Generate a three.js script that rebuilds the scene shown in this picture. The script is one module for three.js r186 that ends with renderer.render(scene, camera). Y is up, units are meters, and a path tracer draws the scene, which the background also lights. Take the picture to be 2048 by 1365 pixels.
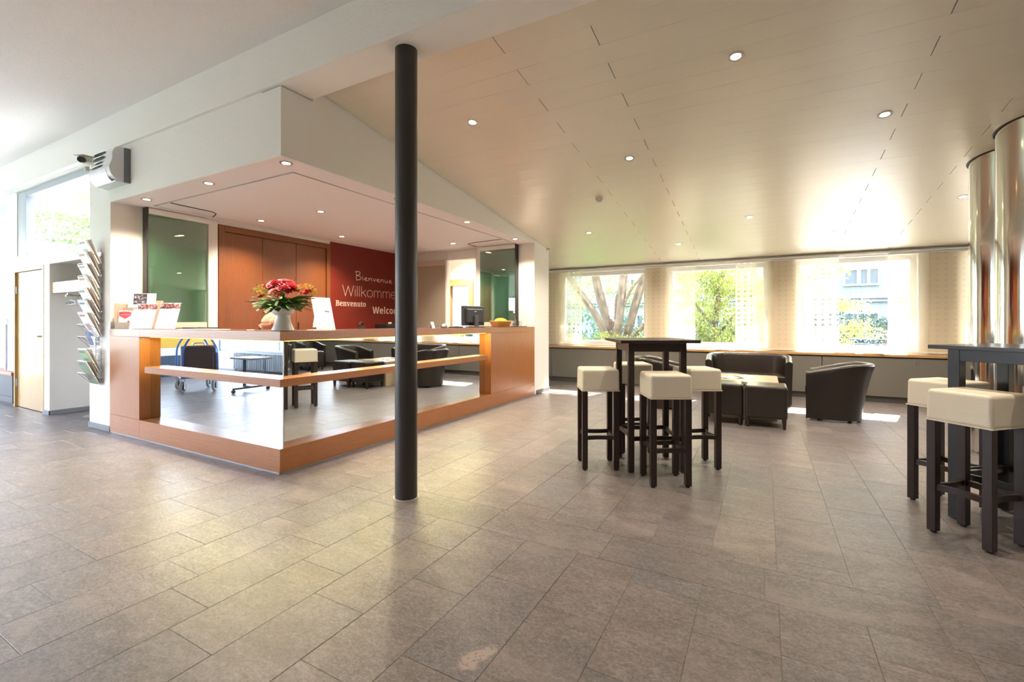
import * as THREE from 'three';
import { RoundedBoxGeometry } from 'three/addons/geometries/RoundedBoxGeometry.js';
import { mergeGeometries } from 'three/addons/utils/BufferGeometryUtils.js';
import { MarchingCubes } from 'three/addons/objects/MarchingCubes.js';
import { RectAreaLightUniformsLib } from 'three/addons/lights/RectAreaLightUniformsLib.js';

// ---------------------------------------------------------------- camera, sky, sun, exposure
const scene = new THREE.Scene();
const YAW = THREE.MathUtils.degToRad(28.75);
const camera = new THREE.PerspectiveCamera(2 * Math.atan(682.5 / 920) * 180 / Math.PI, 2048 / 1365, 0.05, 200);
camera.position.set(0, 1.25, 0);
camera.lookAt(-Math.sin(YAW), 1.25, -Math.cos(YAW));
camera.setViewOffset(2048, 1365, 0, 37.5, 2048, 1365);       // a shifted lens keeps the uprights upright
const renderer = new THREE.WebGLRenderer({ antialias: true });
renderer.toneMapping = THREE.LinearToneMapping;
renderer.toneMappingExposure = 3.4;
renderer.shadowMap.enabled = true;
RectAreaLightUniformsLib.init();

const SKY = 4.1;                                             // hazy bright summer sky, whiter towards the horizon
{
  const W = 64, H = 64, d = new Float32Array(W * H * 4);
  for (let y = 0; y < H; y++) for (let x = 0; x < W; x++) {
    const up = Math.max(0, Math.sin(((y + 0.5) / H - 0.5) * Math.PI)), k = Math.pow(up, 0.6), i = (y * W + x) * 4;
    d[i] = SKY * (0.97 - 0.28 * k); d[i + 1] = SKY * (1.02 - 0.18 * k); d[i + 2] = SKY * (1.10 + 0.02 * k); d[i + 3] = 1;
  }
  const t = new THREE.DataTexture(d, W, H, THREE.RGBAFormat, THREE.FloatType);
  t.mapping = THREE.EquirectangularReflectionMapping; t.magFilter = THREE.LinearFilter; t.needsUpdate = true;
  scene.background = t;
}
const sun = new THREE.DirectionalLight(new THREE.Color(1.0, 0.93, 0.8), 17);
sun.position.set(0.276 * 20, 0.70 * 20 + 0.5, -20 - 6); sun.target.position.set(0, 0.5, -6);
sun.castShadow = true; sun.shadow.radius = 1.4; sun.shadow.mapSize.set(2048, 2048);
Object.assign(sun.shadow.camera, { left: -16, right: 16, top: 14, bottom: -14, near: 1, far: 60 });
sun.name = 'sun'; scene.add(sun, sun.target);
const LAMP = 5.0, LAMP_COLOR = new THREE.Color(1.0, 0.85, 0.66); // recessed halogen downlights

// ---------------------------------------------------------------- helpers
let seed = 12345;
const rnd = () => { seed = (seed * 1664525 + 1013904223) >>> 0; return seed / 4294967296; };
const rr = (a, b) => a + (b - a) * rnd();
const C = (s) => new THREE.Color(s);
const names = new Map();
function numbered(n) { const k = names.get(n) || 0; names.set(n, k + 1); return k ? n + '_' + String(k).padStart(3, '0') : n; }
function tag(o, label, category, group, kind) {
  if (label) o.userData.label = label; if (category) o.userData.category = category;
  if (group) o.userData.group = group; if (kind) o.userData.kind = kind; return o;
}
function shadows(m) { m.castShadow = true; m.receiveShadow = true; return m; }
function thing(name, label, category, [x, y, z] = [0, 0, 0], turn = 0, group) {
  const o = new THREE.Group(); o.name = numbered(name); scene.add(o);
  o.position.set(x, y, z); o.rotation.y = turn; return tag(o, label, category, group);
}
function part(name, geo, mat, parent, pos, rot) {
  const m = shadows(new THREE.Mesh(Array.isArray(geo) ? join(geo) : geo, mat)); m.name = name;
  if (pos) m.position.set(...pos); if (rot) m.rotation.set(...rot); parent.add(m); return m;
}
function solo(name, geo, mat, label, category, group, pos, rot) { const m = part(numbered(name), geo, mat, scene, pos, rot); return tag(m, label, category, group); }
function struct(name, geo, mat, parent) { const m = part(parent ? name : numbered(name), geo, mat, parent || scene); if (!parent) m.userData.kind = 'structure'; return m; }
function structGroup(name) { const g = new THREE.Group(); g.name = numbered(name); g.userData.kind = 'structure'; scene.add(g); return g; }
function dup(root, [x, y, z], turn, label, group) {
  const r = root.clone(); r.name = numbered(root.name.replace(/_\d{3}$/, '')); r.userData = { ...root.userData };
  scene.add(r); r.position.set(x, y, z); if (turn !== undefined) r.rotation.y = turn;
  if (label) r.userData.label = label; if (group) r.userData.group = group; return r;
}
function flat(g) {
  g = g.index ? g.toNonIndexed() : g;
  for (const k of Object.keys(g.attributes)) if (!['position', 'normal', 'uv'].includes(k)) g.deleteAttribute(k);
  if (!g.attributes.uv) g.setAttribute('uv', new THREE.BufferAttribute(new Float32Array(g.attributes.position.count * 2), 2));
  g.morphAttributes = {}; return g;
}
function join(list) { return list.length === 1 ? flat(list[0]) : mergeGeometries(list.map(flat)); }
// texture coordinates in metres, one plane per face; u runs along the given grain axis
function uvm(g, grain = 'x', off = [rnd() * 3, rnd() * 3]) {
  g = flat(g); const p = g.attributes.position, uv = g.attributes.uv, a = new THREE.Vector3(), b = new THREE.Vector3(), c = new THREE.Vector3(), n = new THREE.Vector3();
  const ax = 'xyz', gi = ax.indexOf(grain);
  for (let i = 0; i < p.count; i += 3) {
    a.fromBufferAttribute(p, i); b.fromBufferAttribute(p, i + 1); c.fromBufferAttribute(p, i + 2);
    n.copy(b).sub(a).cross(c.clone().sub(a)); const m = [Math.abs(n.x), Math.abs(n.y), Math.abs(n.z)];
    const k = m[0] > m[1] && m[0] > m[2] ? 0 : m[1] > m[2] ? 1 : 2; let o = [0, 1, 2].filter((q) => q !== k);
    if (o[1] === gi) o.reverse(); else if (o[0] !== gi && gi === k) o = o;
    for (let j = 0; j < 3; j++) { const q = [p.getX(i + j), p.getY(i + j), p.getZ(i + j)]; uv.setXY(i + j, q[o[0]] + off[0], q[o[1]] + off[1]); }
  }
  return g;
}
// box between two corners, optionally chamfered
function bx(x0, y0, z0, x1, y1, z1, b = 0, grain, seg = 1) {
  const w = Math.abs(x1 - x0), h = Math.abs(y1 - y0), d = Math.abs(z1 - z0);
  let g = b > 0 ? new RoundedBoxGeometry(w, h, d, seg, Math.min(b, w / 2.02, h / 2.02, d / 2.02)) : new THREE.BoxGeometry(w, h, d);
  g = g.translate((x0 + x1) / 2, (y0 + y1) / 2, (z0 + z1) / 2); return uvm(g, grain || (w >= h && w >= d ? 'x' : h >= d ? 'y' : 'z'));
}
const cb = (x, y, z, w, h, d, b, grain, seg) => bx(x - w / 2, y - h / 2, z - d / 2, x + w / 2, y + h / 2, z + d / 2, b, grain, seg);
function cyl(x, y, z, r0, r1, h, n = 24) { return flat(new THREE.CylinderGeometry(r1, r0, h, n).translate(x, y + h / 2, z)); }
function lathe(pts, n = 40) { return flat(new THREE.LatheGeometry(pts.map((p) => new THREE.Vector2(p[0], p[1])), n)); }
function tube(pts, r, n = 24, m = 6, closed = false) { return flat(new THREE.TubeGeometry(new THREE.CatmullRomCurve3(pts.map((p) => new THREE.Vector3(...p)), closed, 'catmullrom', 0.3), n, r, m, closed)); }
function rod(a, b, r, m = 6) {
  const A = new THREE.Vector3(...a), B = new THREE.Vector3(...b), g = new THREE.CylinderGeometry(r, r, A.distanceTo(B), m);
  g.applyQuaternion(new THREE.Quaternion().setFromUnitVectors(new THREE.Vector3(0, 1, 0), B.clone().sub(A).normalize())); g.translate((A.x + B.x) / 2, (A.y + B.y) / 2, (A.z + B.z) / 2); return flat(g);
}
function extr(shape, depth, bev = 0, segs = 12) { return flat(new THREE.ExtrudeGeometry(shape, { depth, bevelEnabled: bev > 0, bevelThickness: bev, bevelSize: bev, bevelSegments: 3, curveSegments: segs })); }
// bar from a to b of section w (sideways) by h (upright), bowed sideways by `bow`
function bowbar(a, b, w, h, bow = [0, 0, 0]) {
  const A = new THREE.Vector3(...a), B = new THREE.Vector3(...b), L = A.distanceTo(B), g = new THREE.BoxGeometry(L, h, w, 8, 1, 1), p = g.attributes.position;
  for (let i = 0; i < p.count; i++) { const t = p.getX(i) / L * 2; p.setZ(i, p.getZ(i) + bow[0] * (1 - t * t)); }
  g.computeVertexNormals(); g.rotateY(-Math.atan2(B.z - A.z, B.x - A.x)); g.translate((A.x + B.x) / 2, (A.y + B.y) / 2, (A.z + B.z) / 2); return uvm(g, 'x');
}

// ---------------------------------------------------------------- textures (noise that repeats without a seam)
const hash = (x, y, s) => { let h = Math.imul(x, 374761393) + Math.imul(y, 668265263) + Math.imul(s, 982451653); h = Math.imul(h ^ (h >>> 13), 1274126177); return ((h ^ (h >>> 16)) >>> 0) / 4294967296; };
function vnoise(u, v, px, py, s) {
  const x = u * px, y = v * py, ix = Math.floor(x), iy = Math.floor(y), fx = x - ix, fy = y - iy, sx = fx * fx * (3 - 2 * fx), sy = fy * fy * (3 - 2 * fy);
  const w = (i, p) => ((i % p) + p) % p, a = hash(w(ix, px), w(iy, py), s), b = hash(w(ix + 1, px), w(iy, py), s), c = hash(w(ix, px), w(iy + 1, py), s), d = hash(w(ix + 1, px), w(iy + 1, py), s);
  return a + (b - a) * sx + (c - a) * sy + (a - b - c + d) * sx * sy;
}
function fbm(u, v, px, py, s, oct = 4) { let r = 0, k = 0.5, t = 0; for (let i = 0; i < oct; i++) { r += k * vnoise(u, v, px << i, py << i, s + i * 17); t += k; k *= 0.5; } return r / t; }
function tex(w, h, fn, { srgb = true, rep = [1, 1] } = {}) {
  const d = new Uint8Array(w * h * 4);
  for (let y = 0, i = 0; y < h; y++) for (let x = 0; x < w; x++, i += 4) { const c = fn(x / w, y / h, x, y); for (let k = 0; k < 3; k++) d[i + k] = Math.max(0, Math.min(255, Math.round(c[k] * 255))); d[i + 3] = 255; }
  const t = new THREE.DataTexture(d, w, h); t.wrapS = t.wrapT = THREE.RepeatWrapping; t.magFilter = THREE.LinearFilter; t.minFilter = THREE.LinearMipmapLinearFilter; t.generateMipmaps = true;
  if (srgb) t.colorSpace = THREE.SRGBColorSpace; t.repeat.set(...rep); t.needsUpdate = true; return t;
}
function canvasTex(w, h, draw) {
  const c = document.createElement('canvas'); c.width = w; c.height = h; const g = c.getContext('2d'); draw(g, w, h);
  const t = new THREE.CanvasTexture(c); t.colorSpace = THREE.SRGBColorSpace; t.magFilter = THREE.LinearFilter; return t;
}
const clamp = THREE.MathUtils.clamp, sstep = THREE.MathUtils.smoothstep;
function stone(s, patches) {
  return tex(1024, 1024, (u, v) => {
    const q = u + 0.02 * (fbm(u, v, 5, 5, s + 3) - 0.5), w = v + 0.05 * (fbm(u, v, 4, 4, s + 5) - 0.5);
    let b = 0.62 + 0.13 * (fbm(q, w, 5, 16, s, 5) - 0.5) + 0.15 * (fbm(u, v, 60, 110, s + 9, 3) - 0.5) + 0.22 * (fbm(u, v, 150, 210, s + 15, 2) - 0.5) + 0.10 * (hash(Math.floor(u * 1024), Math.floor(v * 1024), s) - 0.5);
    const vein = Math.abs(fbm(q, w, 2, 9, s + 31, 6) - 0.5); b += 0.07 * (1 - sstep(vein, 0, 0.02)) * sstep(fbm(u, v, 4, 4, s + 41), 0.5, 0.65);
    const dark = fbm(u, v, 26, 52, s + 51, 2); b -= 0.03 * sstep(dark, 0.7, 0.9);
    let warm = 0.03 * (fbm(u, v, 4, 5, s + 61, 3) - 0.5), c = [b + warm + 0.008, b, b - warm - 0.012];
    if (patches) { const m = sstep(fbm(q, w, 3, 5, s + 71, 5), 0.70, 0.76); c = c.map((x, i) => x + m * ([0.78, 0.75, 0.71][i] - x) * 0.4); }
    return c;
  }, { rep: [1 / 1.1, 1 / 1.1] });
}
const T = {};
T.stonePatch = tex(320, 640, (u, v) => {                        // one slab carries a pale quartz patch along its edge
  const b = 0.60 + 0.15 * (fbm(u * 0.3, v * 0.56, 60, 110, 9, 3) - 0.5) + 0.22 * (fbm(u * 0.3, v * 0.56, 150, 210, 15, 2) - 0.5) + 0.12 * (hash(Math.floor(u * 320), Math.floor(v * 640), 5) - 0.5) + 0.1 * (fbm(u, v, 3, 12, 14, 4) - 0.5);
  const a = (v - 0.79) / 0.17, w = (u - (0.93 - (v - 0.625) * 0.68)) / 0.15, n = fbm(u, v, 9, 18, 33, 4) - 0.5, m = sstep(1 - Math.hypot(a, w) + n * 1.8, 0.0, 0.55), g = sstep(fbm(u, v, 30, 60, 71, 2), 0.62, 0.75);
  return [0.84, 0.80, 0.75].map((c, i) => b + [0.005, 0, 0.005][i] + m * (c - 0.16 * g - b));
}, { rep: [1 / 0.3125, 1 / 0.621] });
T.stone = stone(7, false); T.stoneVein = stone(23, true);
T.stoneBump = tex(512, 512, (u, v) => { const b = 0.5 * fbm(u, v, 40, 60, 3, 3) + 0.5 * fbm(u, v, 8, 14, 5, 4); return [b, b, b]; }, { srgb: false, rep: [1 / 0.55, 1 / 0.55] });
T.stoneRough = tex(512, 512, (u, v) => { const b = 0.36 + 0.05 * fbm(u, v, 24, 36, 13, 4) ; return [b, b, b]; }, { srgb: false, rep: [1 / 0.8, 1 / 0.8] });
T.wood = tex(1024, 512, (u, v) => {                            // grain runs along u, 1.6 m by 0.8 m
  const y = v + 0.035 * (fbm(u, v, 3, 5, 11, 4) - 0.5), ring = 0.5 + 0.5 * Math.sin((y * 46 + 2.2 * fbm(u, v, 2, 7, 19, 3)) * 6.283), f = fbm(u, v, 10, 220, 29, 3), pore = fbm(u, v, 40, 380, 37, 2);
  const b = 0.88 + 0.07 * (ring - 0.5) + 0.13 * (f - 0.5) - 0.10 * sstep(pore, 0.66, 0.8); return [b + 0.01, b, b - 0.02];
}, { rep: [1 / 1.6, 1 / 0.8] });
T.plaster = tex(512, 512, (u, v) => { const b = 0.6 * fbm(u, v, 64, 64, 3, 3) + 0.4 * fbm(u, v, 20, 20, 8, 3); return [b, b, b]; }, { srgb: false, rep: [1 / 0.6, 1 / 0.6] });
T.leather = tex(256, 256, (u, v) => { const b = fbm(u, v, 48, 48, 4, 2); return [b, b, b]; }, { srgb: false, rep: [1 / 0.2, 1 / 0.2] });
T.bark = tex(256, 512, (u, v) => { const b = 0.62 + 0.5 * (fbm(u, v, 10, 8, 4, 5) - 0.5); return [b, b * 0.94, b * 0.86]; }, { rep: [1, 1] });
T.weave = tex(256, 256, (u, v, x, y) => { const b = 0.93 + 0.05 * ((x >> 1) % 2) + 0.05 * (fbm(u, v, 4, 90, 6, 2) - 0.5); return [b, b, b]; }, { rep: [1 / 0.3, 1 / 0.3] });
T.weaveDots = tex(512, 512, (u, v, x, y) => { const a = (u * 5) % 1 - 0.5, c = (v * 6) % 1 - 0.5, k = 1 - sstep(Math.abs(a) + Math.abs(c), 0.26, 0.34), b = 0.95 + 0.04 * (y % 2) - 0.045 * k; return [b, b, b * 0.99]; }, { rep: [2, 2] });
T.grass = tex(512, 512, (u, v) => { const b = 0.5 + 0.5 * (fbm(u, v, 40, 40, 4, 4) - 0.3); return [b * 0.8, b, b * 0.45]; }, { rep: [0.5, 0.5] });
T.lines = tex(64, 64, (u, v, x, y) => { const b = (y % 8) < 2 ? 0.2 : 0.8; return [b, b, b]; }, { srgb: false, rep: [1 / 0.1, 1 / 0.1] });

// ---------------------------------------------------------------- materials
const std = (o) => new THREE.MeshStandardMaterial(o), phy = (o) => new THREE.MeshPhysicalMaterial(o);
const M = {
  plaster: std({ color: C('#f2efea'), roughness: 0.92, bumpMap: T.plaster, bumpScale: 0.0025 }),
  smooth: std({ color: C('#eceae6'), roughness: 0.85 }),
  hallCeiling: std({ color: C('#ebe6e2'), roughness: 0.95, bumpMap: T.plaster, bumpScale: 0.004 }),
  soffit: std({ color: C('#e6e2e4'), roughness: 0.8 }),
  metalCeiling: phy({ color: C('#e3dccb'), roughness: 0.42, metalness: 0.12, clearcoat: 1, clearcoatRoughness: 0.32 }),
  dark: std({ color: C('#2b2624'), roughness: 0.6 }),
  black: std({ color: C('#141416'), roughness: 0.5 }),
  counter: phy({ color: C('#c47c3f'), map: T.wood, roughness: 0.38, clearcoat: 0.55, clearcoatRoughness: 0.26 }),
  counterTop: phy({ color: C('#5f2f20'), map: T.wood, roughness: 0.35, clearcoat: 0.5, clearcoatRoughness: 0.18 }),
  panel: phy({ color: C('#925327'), map: T.wood, roughness: 0.42, clearcoat: 0.25, clearcoatRoughness: 0.3 }),
  maple: phy({ color: C('#cba768'), map: T.wood, roughness: 0.45, clearcoat: 0.12, clearcoatRoughness: 0.15 }),
  oak: phy({ color: C('#dcae76'), map: T.wood, roughness: 0.4, clearcoat: 0.3, clearcoatRoughness: 0.25 }),
  red: std({ color: C('#78200f'), roughness: 0.6 }),
  mirror: std({ color: C('#dfe6ea'), roughness: 0.015, metalness: 1 }),
  steel: std({ color: C('#d3d1ca'), roughness: 0.10, metalness: 1 }),
  chrome: std({ color: C('#c9cbce'), roughness: 0.2, metalness: 1 }),
  alu: std({ color: C('#aeb4ba'), roughness: 0.42, metalness: 0.85 }),
  column: phy({ color: C('#33312f'), roughness: 0.42, metalness: 0.2, clearcoat: 0.3, clearcoatRoughness: 0.35 }),
  greyWood: std({ color: C('#76726c'), roughness: 0.42 }),
  greyBase: std({ color: C('#8d9096'), roughness: 0.6 }),
  darkBase: std({ color: C('#56524e'), roughness: 0.6 }),
  windowGrey: std({ color: C('#aeb6be'), roughness: 0.5 }),
  white: std({ color: C('#f2f0ec'), roughness: 0.5 }),
  cream: std({ color: C('#e4dac6'), roughness: 0.55 }),
  pane: phy({ color: C('#ffffff'), transmission: 1, roughness: 0.0, thickness: 0, ior: 1.5 }),
  green: phy({ color: C('#5f8670'), transmission: 0.55, roughness: 0.02, thickness: 0, ior: 1.7 }),
  frost: phy({ color: C('#b3a997'), roughness: 0.22, clearcoat: 0.8, clearcoatRoughness: 0.04 }),
  leather: phy({ color: C('#211915'), roughness: 0.3, bumpMap: T.leather, bumpScale: 0.0008, clearcoat: 0.35, clearcoatRoughness: 0.3 }),
  creamLeather: phy({ color: C('#e6dcc8'), roughness: 0.45, bumpMap: T.leather, bumpScale: 0.0006, clearcoat: 0.15, clearcoatRoughness: 0.35 }),
  wenge: phy({ color: C('#2c1712'), map: T.wood, roughness: 0.4, clearcoat: 0.25, clearcoatRoughness: 0.3 }),
  blackWood: phy({ color: C('#24262b'), map: T.wood, roughness: 0.35, clearcoat: 0.4, clearcoatRoughness: 0.2 }),
  porcelain: phy({ color: C('#f3f0e8'), roughness: 0.25, clearcoat: 0.8, clearcoatRoughness: 0.1 }),
  paper: std({ color: C('#f4f2ee'), roughness: 0.7 }),
  glass: phy({ color: C('#f4f8f8'), transmission: 1, roughness: 0.0, thickness: 0.004, ior: 1.5 }),
  clear: phy({ color: C('#ffffff'), transmission: 1, roughness: 0.02, thickness: 0, ior: 1.45 }),
  bulb: std({ color: C('#fff2dd'), emissive: C('#ffd9a0'), emissiveIntensity: 14, roughness: 0.4 }),
  led: std({ color: C('#ffe9b0'), emissive: C('#ffc74a'), emissiveIntensity: 2.5, roughness: 0.5 }),
  beigeFabric: phy({ color: C('#f6e8d0'), map: T.weaveDots, roughness: 0.95, transmission: 0.35, thickness: 0 }),
  paleTop: phy({ color: C('#dcc9ab'), map: T.wood, roughness: 0.35, clearcoat: 0.4, clearcoatRoughness: 0.2 }),
  bark: std({ color: C('#aea498'), map: T.bark, roughness: 0.95 }),
  grass: std({ color: C('#9db060'), map: T.grass, roughness: 1 }),
  skin: std({ color: C('#d49a7c'), roughness: 0.5 }),
};
const pastel = (hex, r = 0.7) => std({ color: C(hex), roughness: r });
// ---------------------------------------------------------------- floor: quartzite slabs 0.3125 m wide, laid in running bond
{
  const floor = structGroup('floor');
  part('floor_base', bx(-13.7, -0.12, -9.4, 5.7, -0.0036, 2.4), std({ color: C('#a8a29b'), roughness: 0.95 }), floor);
  const tones = ['#a9a3a7', '#ada7ab', '#a59fa4', '#aca4a8', '#a7a3aa', '#afa7ab'].map((c, i) => std({ color: C(c).multiplyScalar(1.3), map: i === 2 || i === 5 ? T.stoneVein : T.stone, roughness: 0.95, roughnessMap: T.stoneRough, bumpMap: T.stoneBump, bumpScale: 0.00015 }));
  const quartz = tones[0].clone(); quartz.map = T.stonePatch;
  function slab(x0, x1, z0, z1, h, own) {
    const g = 0.0008, c = 0.0011, a = [x0 + g, z0 + g, x1 - g, z1 - g], y = -0.0005 + h, P = [], U = [], ou = own ? -x0 : rnd() * 5, ov = own ? -z0 : rnd() * 5, turn = own || rnd() < 0.5 ? 1 : -1;
    const ring = (i, yy) => [[a[0] + i, yy, a[1] + i], [a[2] - i, yy, a[1] + i], [a[2] - i, yy, a[3] - i], [a[0] + i, yy, a[3] - i]];
    const top = ring(c, y), mid = ring(0, y - c), low = ring(0, -0.004);
    const quad = (p, q, r, s) => { for (const v of [p, q, r, p, r, s]) { P.push(...v); U.push(turn * v[0] + ou, v[2] + v[1] + ov); } };
    quad(top[3], top[2], top[1], top[0]);
    for (let i = 0; i < 4; i++) { const j = (i + 1) % 4; quad(mid[i], top[i], top[j], mid[j]); quad(low[i], mid[i], mid[j], low[j]); }
    const geo = new THREE.BufferGeometry(); geo.setAttribute('position', new THREE.Float32BufferAttribute(P, 3)); geo.setAttribute('uv', new THREE.Float32BufferAttribute(U, 2)); geo.computeVertexNormals(); return geo;
  }
  const P = 0.3125, X0 = -0.257, L = 0.621, all = [];
  const farOff = { 0: -3.277, 1: -3.428, 2: -3.127, 3: -3.274, '-1': -2.875, 4: -3.469, '-2': -3.55 }, nearOff = { '-5': -1.424, '-4': -1.739, '-3': -1.317, '-2': -1.85, '-1': -1.59, 0: -1.98, 1: -2.0, 2: -2.15, '-6': -1.593, '-7': -1.746, '-8': -1.87, '-9': -1.44, '-10': -1.69, '-11': -1.07, '-12': -1.39, '-13': -1.24, '-14': -1.127 };
  const put = (x0, x1, z0, z1) => {
    if (z0 < -9.38) z0 = -9.38; if (z1 > 2.38) z1 = 2.38; if (x0 < -13.6) x0 = -13.6; if (x1 > 5.6) x1 = 5.6;
    if (z1 - z0 < 0.03 || x1 - x0 < 0.03) return; all.push([x0, x1, z0, z1]);
  };
  const run = (k, from, to, at) => { let z = at; while (z > from) z -= L; while (z < from - 1e-4 && z + L <= from) z += L; for (; z < to - 1e-4; z += L) { const a = Math.max(z, from), b = Math.min(z + L, to); put(X0 + k * P, X0 + (k + 1) * P, a, b); } };
  for (let k = -43; k <= 18; k++) {
    const h = hash(k + 99, 4, 1) * L;
    if (k >= -7) { run(k, -9.4, -2.662, farOff[k] ?? -2.662 - h); run(k, -2.355, 2.4, nearOff[k] ?? -2.355 + h); } else run(k, -9.4, 2.4, nearOff[k] ?? h);
  }
  for (const [a, b] of [[-2.4445, -1.52], [-1.52, -0.774], [-0.774, 0.0], [0.0, 0.634], [0.634, 1.45], [1.45, 2.2], [2.2, 3.1], [3.1, 4], [4, 5.6]]) put(a, b, -2.662, -2.355);
  const seen = all.map((t) => {                                // how large each slab shows
    const x = (t[0] + t[1]) / 2, z = (t[2] + t[3]) / 2, d = -Math.sin(YAW) * x - Math.cos(YAW) * z, r = Math.cos(YAW) * x - Math.sin(YAW) * z;
    const hidden = x > -6.6 && x < -3.5 && z < -2.5;
    return { t, s: d < 0.7 || Math.abs(r / d) > 1.25 || hidden ? 0 : (t[1] - t[0]) * (t[3] - t[2]) / (d * d * d) };
  }).sort((a, b) => b.s - a.s);
  const rest = tones.map(() => []);
  seen.forEach(({ t, s }, i) => {
    const own = Math.abs((t[0] + t[1]) / 2 + 1.04) < 0.1 && Math.abs(t[2] + 1.938) < 0.03, h = rr(-0.0004, 0.0005), g = slab(...t, h, own), k = Math.floor(rnd() * tones.length);
    if (i < 296 && s > 0) part('tile', g, own ? quartz : tones[k], floor); else rest[k].push(g);
  });
  const field = new THREE.Group(); field.name = 'tile_field'; field.userData.kind = 'stuff'; floor.add(field);
  rest.forEach((l, k) => { if (l.length) { const m = part('tile_field', l, tones[k], field); m.userData.kind = 'stuff'; } });
  struct('trim_1', [flat(new THREE.RingGeometry(0.079, 0.092, 40).rotateX(-Math.PI / 2).translate(-2.25, 0.0012, -2.525))], pastel('#c9c2b6', 0.9));
}

// ---------------------------------------------------------------- outer shell
const H0 = 3.58;
struct('ceiling_hall', bx(-13.7, H0, -2.40, 5.7, H0 + 0.2, 2.45), M.hallCeiling);
struct('beam', bx(-13.7, 3.2, -2.69, 5.7, H0 + 0.1, -2.365, 0.006), M.plaster);
struct('roof', [bx(-13.9, 3.8, -2.75, 5.9, 3.95, 2.6), bx(-6.85, 3.8, -9.6, 5.9, 3.95, -2.75), bx(-8.5, 3.8, -9.6, -6.85, 3.95, -7.2)], M.smooth);
struct('roof_overhang', bx(-7.5, 2.62, -11.15, 6.5, 2.86, -9.42), M.smooth);
// far wall with the window band
const WZ = -9.3, WIN = [[-7.7, -5.3], [-3.85, -2.02], [-1.62, 0.06], [0.48, 2.06], [2.55, 4.6]];
{
  const g = [bx(-8.4, 0, -9.4, 5.7, 0.80, -9.14), bx(-8.4, 2.30, -9.4, 5.7, 3.9, -9.14)]; let x = -8.4;
  for (const [a, b] of WIN) { g.push(bx(x, 0.80, -9.4, a, 2.30, -9.14)); x = b; } g.push(bx(x, 0.80, -9.4, 5.7, 2.30, -9.14));
  struct('wall_far', g, M.smooth);
}
function windowUnit(x0, x1, y0, y1, z, mull, fw = 0.06, mat = M.white, dz = 1) {
  const w = structGroup('window_' + (++nWin)), f = [bx(x0, y0, z - 0.04, x0 + fw, y1, z + 0.04, 0.005), bx(x1 - fw, y0, z - 0.04, x1, y1, z + 0.04, 0.005), bx(x0 + fw, y0, z - 0.04, x1 - fw, y0 + fw, z + 0.04, 0.005), bx(x0 + fw, y1 - fw, z - 0.04, x1 - fw, y1, z + 0.04, 0.005)];
  part('window_frame', f, mat, w);
  for (const m of mull) part('mullion', bx(m - 0.035, y0 + fw, z - 0.035, m + 0.035, y1 - fw, z + 0.035, 0.005), mat, w);
  const s = [x0 + fw, ...mull, x1 - fw];
  for (let i = 0; i + 1 < s.length; i++) part('pane', bx(s[i] + (i ? 0.035 : 0), y0 + fw, z - 0.002, s[i + 1] - (i + 2 < s.length ? 0.035 : 0), y1 - fw, z + 0.002), M.pane, w);
  return w;
}
let nWin = 0;
for (const [a, b] of WIN.slice(1)) {
  const w = windowUnit(a, b, 0.80, 2.30, WZ, [], 0.075);
  part('handle', [cb(b - 0.04, 1.42, WZ + 0.05, 0.025, 0.06, 0.02, 0.004), cb(b - 0.04, 1.38, WZ + 0.065, 0.018, 0.11, 0.016, 0.005)], M.chrome, w);
}
windowUnit(-7.7, -5.3, 0.80, 2.30, WZ, [-6.5]);
struct('wall_right', [bx(5.5, 0, -9.4, 5.7, 3.9, 2.45)], M.smooth);
// back wall behind the camera: long window band over radiators
{
  const a = -13.2, b = -6.0;
  struct('wall_back', [bx(-13.7, 0, 2.2, 5.7, 0.45, 2.45), bx(-13.7, 2.3, 2.2, 5.7, 3.9, 2.45), bx(-13.7, 0.45, 2.2, a, 2.3, 2.45), bx(b, 0.45, 2.2, 5.7, 2.3, 2.45)], M.smooth);
  windowUnit(a, b, 0.45, 2.3, 2.32, [-11.9, -10.6, -9.3, -8.0], 0.06, M.windowGrey);
}
// glazed entrance at the left end of the hall
{
  struct('wall_left', [bx(-13.75, 3.1, -3.5, -13.55, 3.9, 2.45), bx(-13.75, 0, 1.9, -13.55, 3.12, 2.45), bx(-13.75, 0, -3.5, -13.55, 3.12, -2.9)], M.smooth);
  const w = structGroup('door_1'), z = [-2.9, -1.7, -0.5, 0.7, 1.9];
  part('door_frame', [bx(-13.7, 3.0, -2.9, -13.6, 3.1, 1.9, 0.006), bx(-13.7, 0, -2.9, -13.6, 0.09, 1.9, 0.006)], M.windowGrey, w);
  for (const q of z) part('mullion', bx(-13.69, 0.05, q - 0.04, -13.61, 3.05, q + 0.04, 0.006), M.windowGrey, w);
  for (let i = 0; i < 4; i++) part('pane', bx(-13.652, 0.09, z[i] + 0.04, -13.648, 3.0, z[i + 1] - 0.04), M.pane, w);
}
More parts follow.
